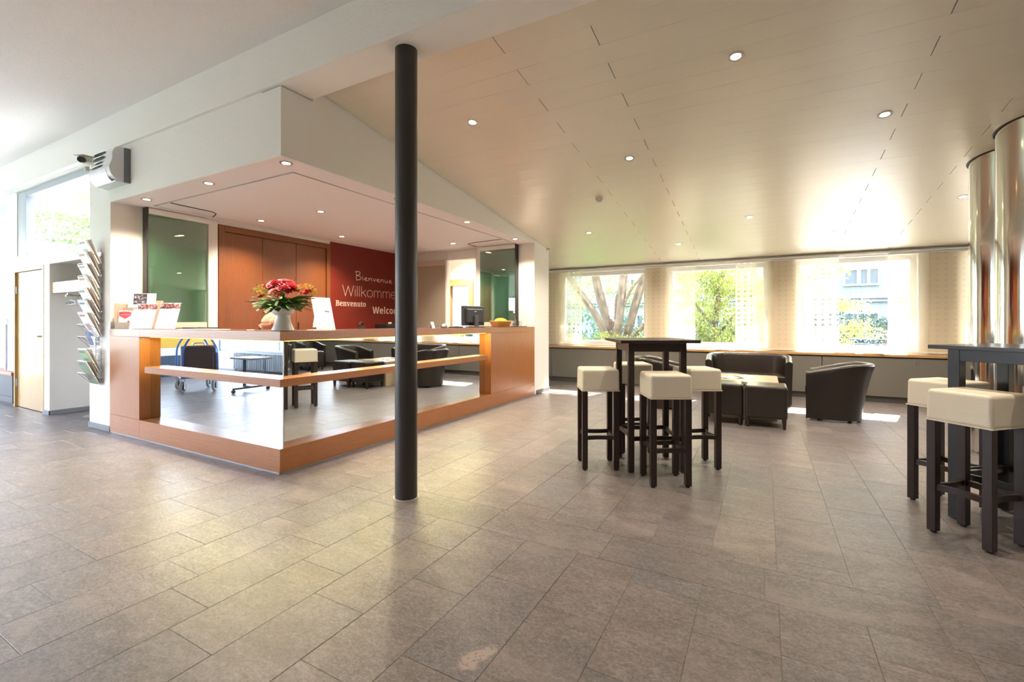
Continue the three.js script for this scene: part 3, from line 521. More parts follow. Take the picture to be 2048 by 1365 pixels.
function barTable(pos, turn, s, top, lw, mat, label, topMat) {
  const t = thing('bar_table', label, 'bar table', pos, turn, 'two high bar tables'), h = 1.105, k = s / 2;
  part('tabletop', cb(0, h - 0.0125, 0, top, 0.025, top, 0.003, 'x'), topMat, t);
  for (const [a, b] of [[-1, 1], [1, 1], [-1, -1], [1, -1]]) part('leg', cb(a * k, (h - 0.025) / 2 + 0.004, b * k, lw, h - 0.033, lw, 0.003, 'y'), mat, t);
  for (const e of [-1, 1]) { part('apron', cb(0, h - 0.062, e * (k + lw / 2 - 0.012), s - lw, 0.072, 0.02, 0.002, 'x'), mat, t); part('apron', cb(e * (k + lw / 2 - 0.012), h - 0.062, 0, 0.02, 0.072, s - lw, 0.002, 'z'), mat, t); }
  for (const e of [-1, 1]) { part('stretcher', bowbar([-k + 0.02, 0.285, e * k], [k - 0.02, 0.285, e * k], 0.024, 0.036, [-e * 0.02]), mat, t); part('stretcher', bowbar([e * k, 0.285, -k + 0.02], [e * k, 0.285, k - 0.02], 0.024, 0.036, [e * 0.02]), mat, t); }
}
barTable([-0.884, 0, -4.107], A, 0.43, 0.645, 0.048, M.wenge, 'high square dark brown bar table ringed by four cream stools', M.wenge);
barTable([1.405, 0, -3.925], A45, 0.47, 0.67, 0.062, M.blackWood, 'high square black bar table at the right edge of the photo', M.blackWood);

// ---------------------------------------------------------------- tub seats, poufs and coffee table
function tubSeat(name, label, category, w, d, hF, hB, flareB, flareS) {
  const t = thing(name, label, category), R = 0.26, th = 0.085, P = [];
  const addLine = (a, b, n) => { for (let i = 0; i < n; i++) P.push([a[0] + (b[0] - a[0]) * i / n, a[1] + (b[1] - a[1]) * i / n]); };
  const arc = (cx, cz, a0, a1, n) => { for (let i = 0; i < n; i++) { const a = a0 + (a1 - a0) * i / n; P.push([cx + R * Math.cos(a), cz + R * Math.sin(a)]); } };
  addLine([-w / 2, d / 2], [-w / 2, -d / 2 + R], 10); arc(-w / 2 + R, -d / 2 + R, Math.PI, 1.5 * Math.PI, 12); addLine([-w / 2 + R, -d / 2], [w / 2 - R, -d / 2], 10); arc(w / 2 - R, -d / 2 + R, 1.5 * Math.PI, 2 * Math.PI, 12); addLine([w / 2, -d / 2 + R], [w / 2, d / 2], 10); P.push([w / 2, d / 2]);
  const N = P.length, nor = P.map((p, i) => { const a = P[Math.max(0, i - 1)], b = P[Math.min(N - 1, i + 1)], x = b[0] - a[0], z = b[1] - a[1], l = Math.hypot(x, z); return [z / l, -x / l]; });
  const V = [], I = [], K = 17;
  for (let i = 0; i < N; i++) {
    const s = clamp((d / 2 - P[i][1]) / d, 0, 1), h = hF + (hB - hF) * Math.min(1, s / 0.82), fl = flareS + (flareB - flareS) * s * s, off = (y) => fl * Math.pow(y / h, 1.6);
    const prof = []; for (const y of [0.03, 0.15, 0.3, 0.45, 0.58]) prof.push([off(y * h / 0.66), y * h / 0.66 * 0.985]);
    for (let k = 0; k <= 6; k++) { const a = Math.PI * k / 6; prof.push([off(h) - th / 2 + th / 2 * Math.cos(a), h - 0.035 + 0.035 * Math.sin(a)]); }
    for (const y of [h - 0.12, 0.5, 0.42, 0.36, 0.30]) prof.push([off(y) - th, y]);
    for (const [o, y] of prof) V.push(P[i][0] + nor[i][0] * o, y, P[i][1] + nor[i][1] * o);
  }
  for (let i = 0; i + 1 < N; i++) for (let k = 0; k + 1 < K; k++) { const a = i * K + k, b = a + K; I.push(a, b, a + 1, b, b + 1, a + 1); }
  const g = new THREE.BufferGeometry(); g.setAttribute('position', new THREE.Float32BufferAttribute(V, 3)); g.setIndex(I); g.computeVertexNormals(); part('shell', uvm(g), M.leather, t);
  for (const e of [0, N - 1]) {                                 // front ends of the arms
    const s = new THREE.Shape(); const pts = []; for (let k = 0; k < K; k++) pts.push([(V[(e * K + k) * 3] - P[e][0]), V[(e * K + k) * 3 + 1]]); pts.push([pts[K - 1][0], 0.03]);
    s.setFromPoints(pts.map((q) => new THREE.Vector2(...q))); part('arm_front', uvm(extr(s, 0.012, 0.004).translate(P[e][0], 0, d / 2 - 0.006)), M.leather, t);
  }
  const sh = (ins, f) => { const s = new THREE.Shape(), a = w / 2 - ins, z0 = d / 2 - 0.005 + f, z1 = d / 2 - d + ins, r = 0.18; s.moveTo(-a, -z0); s.lineTo(a, -z0); s.lineTo(a, -z1 - r); s.quadraticCurveTo(a, -z1, a - r, -z1); s.lineTo(-a + r, -z1); s.quadraticCurveTo(-a, -z1, -a, -z1 - r); s.closePath(); return s; };
  part('base', uvm(extr(sh(0.05, -0.01), 0.26).rotateX(-Math.PI / 2).translate(0, 0.04, 0)), M.leather, t);
  part('seat_cushion', uvm(extr(sh(0.105, 0.005), 0.09, 0.025).rotateX(-Math.PI / 2).translate(0, 0.325, 0)), M.leather, t);
  for (const [a, b] of [[-1, 1], [1, 1], [-1, -1], [1, -1]]) part('foot', cyl(a * (w / 2 - 0.12), 0, b * (d / 2 - 0.12), 0.018, 0.022, 0.042, 12), M.black, t);
  return t;
}
const sofa = tubSeat('sofa', 'dark brown leather two seat tub sofa below the windows', 'sofa', 1.16, 0.62, 0.66, 0.745, 0.06, 0.015);
sofa.position.set(-0.235, 0, -8.24); sofa.rotation.y = 0.02;
const chair = tubSeat('armchair', 'dark brown leather tub armchair standing alone right of the sofa, seen from its side', 'armchair', 0.60, 0.56, 0.62, 0.735, 0.13, 0.01);
chair.position.set(0.80, 0, -7.23); chair.rotation.y = -Math.PI / 2 - 0.16; chair.userData.group = 'dark leather tub armchairs';
dup(chair, [-1.36, 0, -7.12], Math.PI / 2 - 0.1, 'dark brown leather tub armchair seen through the legs of the left bar table', 'dark leather tub armchairs');
dup(chair, [3.75, 0, -8.35], -Math.PI / 2, 'dark tub armchair of the second group, seen only in the counter mirror', 'dark leather tub armchairs');
dup(chair, [2.95, 0, -6.75], Math.PI, 'dark tub armchair of the second group left in the mirror behind the stool', 'dark leather tub armchairs');
function makePouf(label) {
  const t = thing('pouf', label, 'pouf'); part('cushion', uvm(new RoundedBoxGeometry(0.445, 0.385, 0.445, 4, 0.03).translate(0, 0.305, 0)), M.leather, t);
  part('seam', [cb(0, 0.462, 0, 0.449, 0.006, 0.449, 0.002)], M.leather, t);
  for (const [a, b] of [[-1, 1], [1, 1], [-1, -1], [1, -1]]) part('leg', flat(new THREE.CylinderGeometry(0.032, 0.02, 0.125, 4).rotateY(Math.PI / 4).translate(a * 0.19, 0.0625, b * 0.19)), M.wenge, t);
  return t;
}
const pouf = makePouf('right one of the two dark leather poufs in front of the low table'); pouf.position.set(0.015, 0, -6.40); pouf.userData.group = 'dark leather poufs';
dup(pouf, [-0.455, 0, -6.43], 0.03, 'left one of the two dark leather poufs, partly behind a bar stool', 'dark leather poufs');
dup(pouf, [3.2, 0, -8.0], 0.2, 'dark leather pouf of the second group, seen only in the counter mirror', 'dark leather poufs');
{
  const t = thing('coffee_table', 'low pale oak cube coffee table between the poufs and the sofa', 'coffee table', [-0.27, 0, -7.13]);
  part('top', cb(0, 0.462, 0, 0.86, 0.036, 0.94, 0.003, 'x'), M.paleTop, t);
  for (const e of [-1, 1]) { part('side_panel', cb(e * 0.395, 0.222, 0, 0.036, 0.444, 0.90, 0.003, 'z'), M.paleTop, t); part('side_panel', cb(0, 0.222, e * 0.42, 0.752, 0.444, 0.036, 0.003, 'x'), M.paleTop, t); }
}
const newsprint = (hue) => canvasTex(256, 340, (g) => {
  g.fillStyle = '#f3f1ec'; g.fillRect(0, 0, 256, 340); g.fillStyle = hue; g.fillRect(12, 12, 232, 34); g.fillStyle = '#8b8f96'; g.fillRect(12, 60, 150, 110);
  g.fillStyle = '#b9b9b6'; for (let i = 0; i < 14; i++) { g.fillRect(12, 184 + i * 11, 108, 4); g.fillRect(134, 184 + i * 11, 108, 4); } for (let i = 0; i < 9; i++) g.fillRect(172, 62 + i * 12, 70, 4);
});
const pageMats = ['#3e4a68', '#7a3a3a', '#4b5a44', '#30343c'].map((h) => std({ map: newsprint(h), roughness: 0.6 }));
function sheet(w, d, n = 10, lift = 0.02) { const g = new THREE.PlaneGeometry(w, d, n, 1).rotateX(-Math.PI / 2), p = g.attributes.position; for (let i = 0; i < p.count; i++) p.setY(i, lift * Math.pow(Math.abs(p.getX(i)) / (w / 2), 2) + 0.002); g.computeVertexNormals(); return flat(g); }
{
  const t = thing('open_magazine', 'open magazine lying on the low oak coffee table', 'magazine', [-0.36, 0.481, -7.12], 0.5);
  part('page', sheet(0.21, 0.29, 8, 0.012), pageMats[3], t, [-0.106, 0, 0]); part('page', sheet(0.21, 0.29, 8, 0.02), pageMats[0], t, [0.106, 0, 0]); part('cover', cb(0, 0.0012, 0, 0.44, 0.0015, 0.30), M.paper, t);
  const u = thing('magazine', 'closed dark magazine under the open one on the coffee table', 'magazine', [-0.62, 0.481, -7.05], 0.9); part('cover', cb(0, 0.004, 0, 0.21, 0.008, 0.29, 0.001), pageMats[3], u);
}
for (const [x, z, l, w, k] of [[-0.66, -9.04, 'thin magazine lying at the left on the window ledge behind the sofa', 0.24, 0], [-0.30, -9.05, 'white papers on the window ledge just above the sofa', 0.30, 1], [1.13, -9.05, 'flat magazine on the window ledge above the single armchair', 0.28, 2], [1.50, -9.04, 'thicker magazine pile on the ledge, right of the others', 0.26, 3]]) {
  const t = thing('magazine', l, 'magazine', [x, 0.756, z], 0.2 - k * 0.15); part('cover', cb(0, 0.006 + 0.002 * k, 0, w, 0.012 + 0.004 * k, 0.12, 0.002), [M.paper, M.paper, pageMats[1], M.paper][k], t); part('top_sheet', cb(0.01, 0.0135 + 0.004 * k, 0, w * 0.9, 0.0015, 0.115), M.paper, t, [0, 0, 0], [0, 0.08, 0]);
}
{ const t = thing('drinking_glass', 'small clear glass on the window ledge behind the left bar table', 'glass', [-1.13, 0.756, -9.0]); part('bowl', lathe([[0, 0.004], [0.026, 0.004], [0.032, 0.09], [0.0305, 0.09], [0.025, 0.008], [0, 0.008]], 24), M.glass, t); }

// ---------------------------------------------------------------- panel curtains on the far wall
{
  const alpha = tex(512, 512, (u, v) => { // 4 columns of diamonds, 0.1 m pitch
    const x = (u * 5) % 1 - 0.5, y = (v * 6) % 1 - 0.5, dd = Math.abs(x) + Math.abs(y), c = 0.94 - 0.05 * vnoise(u, v, 8, 200, 5); const k = 1 - sstep(dd, 0.26, 0.32); return [c - 0.84 * k, c - 0.84 * k, c - 0.84 * k];
  }, { srgb: false, rep: [2, 2] });
  const plain = { color: C('#f1e9d8'), roughness: 0.8, transmission: 0.75, thickness: 0, transparent: true };
  const sheer = phy({ ...plain, opacity: 0.6 }), dots = phy({ ...plain, alphaMap: alpha, opacity: 0.95 });
  const rail = thing('curtain_rail', 'white multi track curtain rail along the top of the windows', 'curtain rail', [0, 2.325, -9.09]);
  part('rail', bx(-4.4, 0, -0.03, 5.4, 0.028, 0.05, 0.003), M.white, rail); for (const z of [-0.012, 0.012, 0.034]) part('groove', bx(-4.4, -0.0012, z - 0.003, 5.4, 0.001, z + 0.003), M.dark, rail);
  const cur = (x0, x1, kind, label, z) => {
    const t = thing('panel_curtain', label, 'curtain', [0, 0, -9.09 + z], 0, 'panel curtains at the windows'), y0 = 0.795, y1 = 2.325;
    const cut = kind === 'dotsR' ? x0 + (x1 - x0) * 0.38 : kind === 'dotsL' ? x0 + (x1 - x0) * 0.55 : null, pl = (a, b) => { const g = new THREE.PlaneGeometry(b - a, y1 - y0, 6, 1).translate((a + b) / 2, (y0 + y1) / 2, 0), p = g.attributes.position; for (let i = 0; i < p.count; i++) p.setZ(i, 0.003 * Math.sin(p.getX(i) * 9)); g.computeVertexNormals(); return uvm(g, 'x', [-a, 0]); };
    if (kind === 'beige') part('fabric', pl(x0, x1), M.beigeFabric, t);
    else if (cut === null) part('fabric', pl(x0, x1), sheer, t);
    else { const l = kind === 'dotsL'; part('fabric', pl(l ? cut : x0, l ? x1 : cut), sheer, t); part('dotted_fabric', pl(l ? x0 : cut, l ? cut : x1), dots, t); }
    part('top_bar', cb((x0 + x1) / 2, y1 - 0.012, 0, x1 - x0, 0.024, 0.008, 0.002), M.white, t); part('bottom_bar', cb((x0 + x1) / 2, y0 - 0.006, 0, x1 - x0, 0.016, 0.008, 0.002), M.white, t);
  };
  cur(-4.40, -3.75, 'beige', 'beige panel curtain at the far left beside the right pillar', -0.012);
  cur(-3.86, -3.32, 'dotsR', 'sheer dotted panel curtain at the left edge of the tree window', 0.012);
  cur(-2.03, -1.58, 'beige', 'beige panel curtain between the tree window and the leafy window', -0.012);
  cur(-1.62, -1.12, 'sheer', 'plain white sheer panel curtain at the left of the leafy window', 0.012);
  cur(-0.45, 0.14, 'dotsL', 'sheer dotted panel curtain covering the right part of the leafy window', 0.012);
  cur(0.07, 0.50, 'beige', 'beige panel curtain on the pier behind the right end of the sofa', -0.012);
  cur(0.46, 1.06, 'dotsR', 'sheer dotted panel curtain left of the view to the white house', 0.034);
  cur(1.68, 2.17, 'sheer', 'plain white sheer panel curtain right of the view to the white house', 0.012);
  cur(2.12, 2.72, 'beige', 'beige panel curtain next to the polished cylinders', -0.012);
  cur(2.66, 3.3, 'dotsL', 'sheer dotted panel curtain half hidden by the polished cylinders', 0.012);
}
// ---------------------------------------------------------------- things on the counter
{
  const v = thing('vase', 'white footed porcelain vase on the corner of the counter', 'vase', [-3.68, 1.1746, -2.555]);
  part('body', lathe([[0, 0.002], [0.090, 0.002], [0.092, 0.008], [0.084, 0.03], [0.068, 0.07], [0.060, 0.11], [0.060, 0.135], [0.066, 0.145], [0.082, 0.152], [0.086, 0.165], [0.088, 0.178], [0.100, 0.188], [0.103, 0.205], [0.102, 0.218], [0.094, 0.219], [0.090, 0.20], [0.05, 0.15], [0, 0.14]], 56), M.porcelain, v);
  const b = thing('flower_bouquet', 'bouquet of red and coral flowers with yellow blossom and dark leaves in the white vase', 'bouquet', [-3.68, 1.385, -2.555]);
  const petal = (w, l, cup) => { const g = new THREE.PlaneGeometry(w, l, 4, 4).translate(0, l / 2, 0), p = g.attributes.position; for (let i = 0; i < p.count; i++) { const t = p.getY(i) / l, x = p.getX(i); p.setX(i, x * (0.35 + 1.3 * t - 0.9 * t * t)); p.setZ(i, cup * t * t + 0.12 * x * x / w + 0.006 * Math.sin(x * 90) * t); } g.computeVertexNormals(); return flat(g); };
  const bloom = (n, w, l) => { const list = []; for (let ring = 0; ring < 6; ring++) for (let i = 0; i < n; i++) { const g = petal(w, l * (1 - ring * 0.09), 0.010 + 0.006 * rnd()); g.rotateX(1.45 - ring * 0.27 + rr(-0.1, 0.1)); g.rotateY((i + ring * 0.5 + rnd() * 0.3) / n * 6.283); list.push(g); } return join(list); };
  const redB = [bloom(10, 0.030, 0.058), bloom(9, 0.028, 0.054)], cols = { coral: std({ color: C('#ff7f8c'), roughness: 0.6, side: 2 }), pink: std({ color: C('#ffabb0'), roughness: 0.6, side: 2 }), red: std({ color: C('#d62c38'), roughness: 0.6, side: 2 }) };
  const place = (m, x, y, z, s) => { m.position.set(x, y, z); m.rotation.set(z * 2.4, rnd() * 6, -x * 2.4); m.scale.setScalar(s); };
  const sx = Math.cos(YAW), sz = -Math.sin(YAW);               // bouquet spread across the view
  const at = (u, w) => [u * sx + w * 0.48, u * sz + w * 0.876];
  for (const [u, y, w, s, c] of [[-0.05, 0.175, 0.03, 1.15, 'coral'], [0.03, 0.185, 0.0, 1.2, 'pink'], [0.085, 0.15, 0.05, 1.1, 'coral'], [-0.02, 0.20, -0.05, 1.0, 'pink'], [0.05, 0.13, 0.10, 0.95, 'coral'], [-0.12, 0.16, 0.02, 0.9, 'red'], [0.11, 0.125, 0.08, 0.7, 'red'], [0.225, 0.12, 0.02, 0.75, 'red'], [-0.2, 0.09, -0.02, 0.6, 'red'], [0.0, 0.11, 0.13, 0.8, 'coral'], [0.14, 0.15, -0.06, 0.9, 'coral'], [-0.1, 0.12, -0.09, 0.8, 'red']]) { const [x, z] = at(u, w); place(part('flower_head', redB[c === 'red' ? 1 : 0], cols[c], b), x, y + 0.008, z, s * 1.18); }
  const yl = [...Array(90)].map(() => { const a = rnd() * 6.28, r = 0.055 * Math.sqrt(rnd()); return new THREE.IcosahedronGeometry(0.0032 + rnd() * 0.002, 0).translate(r * Math.cos(a), 0.03 * rnd() + 0.02 * (1 - r / 0.055), r * Math.sin(a)); }), yg = join(yl), ym = pastel('#b59a3a', 0.8), yg2 = pastel('#8a9440', 0.8);
  for (const [u, y, w] of [[-0.16, 0.14, 0.05], [-0.20, 0.115, 0.0], [0.0, 0.10, 0.14], [0.15, 0.15, 0.0], [0.19, 0.13, 0.05], [-0.11, 0.1, 0.1], [0.2, 0.15, -0.05], [-0.15, 0.15, -0.06], [0.25, 0.1, 0.0]]) { const [x, z] = at(u, w); place(part('yellow_blossom', yg, rnd() < 0.6 ? ym : yg2, b), x, y, z, 0.9 + rnd() * 0.3); }
  const leafG = [petal(0.034, 0.15, 0.03), petal(0.024, 0.19, 0.05), petal(0.042, 0.11, 0.02)], leafM = [pastel('#527d36', 0.5), pastel('#3f6629', 0.5), pastel('#72944a', 0.55)]; leafM.forEach((m) => (m.side = 2));
  for (let i = 0; i < 240; i++) { const m = part('leaf', leafG[i % 3], leafM[(i * 7) % 3], b), a = rnd() * 6.283, el = rr(1.05, 1.75), r = rr(0.03, 0.12), st = 0.55 + 0.75 * Math.abs(Math.cos(a - 0.5)) ; m.position.set(r * Math.cos(a), rr(-0.01, 0.06), r * Math.sin(a)); m.rotation.set(0, 0, 0); m.rotateY(-a + Math.PI / 2); m.rotateX(el); m.scale.setScalar(st * rr(0.7, 1.0)); }
  const stem = pastel('#6d3b3a', 0.7);
  for (const [u, h, d] of [[-0.27, 0.2, -0.05], [-0.24, 0.14, 0.05], [0.1, 0.27, -0.05], [0.3, 0.17, 0.03], [-0.29, 0.05, 0.06], [0.28, 0.09, 0.06]]) { const [x, z] = at(u, d), l = [tube([[0, 0, 0], [x * 0.6, h * 0.7, z * 0.6], [x, h, z]], 0.0016, 10, 4)]; for (let i = 0; i < 14; i++) { const t = 0.55 + 0.45 * rnd(); l.push(new THREE.IcosahedronGeometry(0.005, 0).translate(x * t + rr(-0.008, 0.008), h * (0.7 + 0.3 * (t - 0.55) / 0.45) + rr(-0.008, 0.008), z * t)); } part('twig', l, stem, b); }
}
const menuPrint = (top) => canvasTex(256, 360, (g) => { g.fillStyle = '#dddbe0'; g.fillRect(0, 0, 256, 360); for (let i = 0; i < 260; i++) { g.fillStyle = ['#8a3f38', '#a8605a', '#5d3436', '#d8b0a8', '#3f3a44'][Math.floor(hash(i, 3, top) * 5)]; g.fillRect(hash(i, 1, top) * 256, 6 + hash(i, 2, top) * 70, 8 + hash(i, 4, top) * 22, 6 + hash(i, 5, top) * 12); } g.fillStyle = '#dddbe0'; g.fillRect(0, 84, 256, 300); g.fillStyle = '#a9a7b2'; for (let i = 0; i < 9; i++) g.fillRect(60 + (i % 3) * 10, 120 + i * 22, 130 - (i % 4) * 16, 3); });
[[-6.06, -2.53, 'left one of two slanted acrylic menu stands on the counter', 3], [-5.56, -2.53, 'right one of two slanted acrylic menu stands on the counter', 9]].forEach(([x, z, l, k]) => {
  const t = thing('menu_stand', l, 'menu stand', [x, 1.1746, z], 0.55, 'slanted acrylic menu stands'), tilt = -0.36;
  part('back_plate', bx(-0.108, 0, -0.004, 0.108, 0.302, 0.0, 0.001), M.clear, t, [0, 0.004, 0.05], [tilt, 0, 0]); part('sheet', flat(new THREE.PlaneGeometry(0.21, 0.297).translate(0, 0.15, 0.002)), std({ map: menuPrint(k), roughness: 0.35 }), t, [0, 0.004, 0.05], [tilt, 0, 0]);
  part('foot_plate', bx(-0.108, 0.0, -0.09, 0.108, 0.004, 0.055, 0.001), M.clear, t); part('strut', bx(-0.05, 0.0, -0.088, 0.05, 0.14, -0.084, 0.001), M.clear, t, [0, 0, 0], [0.1, 0, 0]);
  if (k === 3) part('loose_sheet', flat(new THREE.PlaneGeometry(0.20, 0.24).translate(-0.04, 0.12, -0.006)), M.paper, t, [0, 0.004, 0.05], [tilt, 0, 0.05]);
});
{
  const t = thing('brochure_holder', 'cardboard brochure holder with red leaflets beside the left pillar', 'brochure holder', [-6.30, 1.1746, -2.55], 0.55), card = pastel('#c9b8a6', 0.8);
  part('side', bx(-0.20, 0, -0.14, -0.196, 0.29, 0.06), card, t); part('side', bx(0.196, 0, -0.14, 0.20, 0.29, 0.06), card, t); part('back', bx(-0.20, 0, -0.14, 0.20, 0.33, -0.136), card, t); part('front', bx(-0.20, 0, 0.056, 0.20, 0.075, 0.06), card, t); part('tier', bx(-0.20, 0, -0.04, 0.20, 0.19, -0.036), card, t); part('floor_plate', bx(-0.20, 0, -0.14, 0.20, 0.004, 0.06), card, t); part('top_tier', bx(-0.19, 0.215, -0.10, 0.19, 0.245, -0.05), card, t);
  const red = canvasTex(128, 200, (g) => { g.fillStyle = '#f0ecf0'; g.fillRect(0, 0, 128, 200); g.fillStyle = '#cf2f35'; g.beginPath(); g.moveTo(4, 22); g.quadraticCurveTo(64, 2, 124, 22); g.lineTo(120, 62); g.lineTo(66, 98); g.lineTo(8, 62); g.closePath(); g.fill(); g.fillStyle = '#f3c9b8'; g.fillRect(18, 48, 92, 4); g.fillStyle = '#b23a4e'; g.beginPath(); g.arc(102, 130, 12, 0, 7); g.fill(); g.fillStyle = '#9fb0b0'; g.fillRect(56, 130, 30, 3); g.fillRect(56, 142, 30, 3); });
  const food = canvasTex(128, 200, (g) => { g.fillStyle = '#d8b055'; g.fillRect(0, 0, 128, 200); for (let i = 0; i < 90; i++) { g.fillStyle = ['#7a4a2a', '#b98a44', '#4a2e20', '#e0c070'][i % 4]; g.beginPath(); g.ellipse(hash(i, 1, 2) * 128, 40 + hash(i, 2, 2) * 160, 16, 6, 0, 0, 7); g.fill(); } });
  const photo = canvasTex(256, 200, (g) => { g.fillStyle = '#efe6da'; g.fillRect(0, 0, 256, 200); g.fillStyle = '#3a3236'; g.fillRect(48, 6, 124, 150); for (let i = 0; i < 60; i++) { g.fillStyle = ['#8b8690', '#b9b6c2', '#544a4e', '#6a5648'][i % 4]; g.beginPath(); g.ellipse(58 + hash(i, 1, 5) * 104, 20 + hash(i, 2, 5) * 124, 12 * hash(i, 3, 5) + 3, 8, 0, 0, 7); g.fill(); } g.fillStyle = '#b9b2b4'; g.fillRect(206, 40, 16, 12); });
  const leaflet = (x, y, z, w, h, map, l, n) => { const q = thing('leaflet', l, 'leaflet', [-6.30 + x * 0.853 + z * 0.523, 1.1746 + y, -2.55 + z * 0.853 - x * 0.523], 0.55, 'leaflets in the cardboard holder'); part('cover', uvFit(bx(-w / 2, 0, -0.004, w / 2, h, 0.0), w, h), std({ map, roughness: 0.4 }), q, [0, 0, 0], [-0.12, 0, 0]); part('pages', bx(-w / 2, 0.0, -0.010, w / 2, h - 0.002, -0.005), M.paper, q, [0, 0, 0], [-0.12, 0, 0]); };
  leaflet(-0.11, 0.012, 0.04, 0.145, 0.20, red, 'red and white leaflet at the front left of the cardboard holder'); leaflet(0.03, 0.012, 0.035, 0.125, 0.205, food, 'yellow brown leaflet with food beside the front red one'); leaflet(-0.10, 0.055, -0.052, 0.135, 0.19, red, 'red leaflet peeping out behind the front red one'); leaflet(0.05, 0.055, -0.055, 0.135, 0.19, red, 'red leaflet peeping out behind the food leaflet');
  const p = thing('photo_card', 'white card with a dark square photograph standing on the brochure holder', 'card', [-6.34, 1.1746 + 0.247, -2.614], 0.55); part('card', uvFit(bx(-0.155, 0, -0.002, 0.155, 0.165, 0.0), 0.31, 0.165), std({ map: photo, roughness: 0.5 }), p, [0, 0, 0], [-0.1, 0, 0]);
}
function uvFit(g, w, h) { const p = g.attributes.position, uv = g.attributes.uv; for (let i = 0; i < p.count; i++) uv.setXY(i, p.getX(i) / w + 0.5, p.getY(i) / h); return g; }
{
  const t = thing('sign_stand', 'narrow white leaning notice stand right of the vase', 'sign', [-3.78, 1.1746, -3.05], Math.PI / 2 - 0.1);
  const pr = canvasTex(160, 320, (g) => { g.fillStyle = '#dedddb'; g.fillRect(0, 0, 160, 320); g.fillStyle = '#9fb0b4'; g.fillRect(84, 28, 56, 10); g.fillRect(88, 44, 50, 5); g.fillStyle = '#c6c6c8'; g.fillRect(84, 70, 54, 3); g.fillRect(84, 80, 44, 3); g.fillStyle = '#5c5f60'; g.beginPath(); g.ellipse(104, 138, 12, 7, 0, 0, 7); g.ellipse(124, 140, 12, 7, 0, 0, 7); g.fill(); });
  part('panel', bx(-0.10, 0, -0.006, 0.10, 0.33, 0.0, 0.001), M.white, t, [0, 0.003, 0.06], [-0.30, 0, 0]); part('print', flat(new THREE.PlaneGeometry(0.19, 0.32).translate(0, 0.165, 0.0012)), std({ map: pr, roughness: 0.4 }), t, [0, 0.003, 0.06], [-0.30, 0, 0]);
  part('foot', bx(-0.10, 0, -0.11, 0.10, 0.004, 0.062, 0.001), M.white, t); part('strut', bx(-0.04, 0, -0.11, 0.04, 0.16, -0.106), M.white, t, [0, 0, 0], [0.25, 0, 0]);
}
for (const [x, z, w, d, r, l] of [[-5.15, -2.62, 0.21, 0.297, 0.3, 'white sheets lying on the counter right of the menu stands'], [-4.22, -2.60, 0.09, 0.055, -0.4, 'small white card lying on the counter left of the vase'], [-4.72, -2.62, 0.10, 0.15, 0.7, 'small white notepad lying on the counter between sheets and vase']]) { const t = thing('paper', l, 'paper', [x, 1.1746, z], r); part('sheet', cb(0, 0.003, 0, w, 0.006, d, 0.001), M.paper, t); }
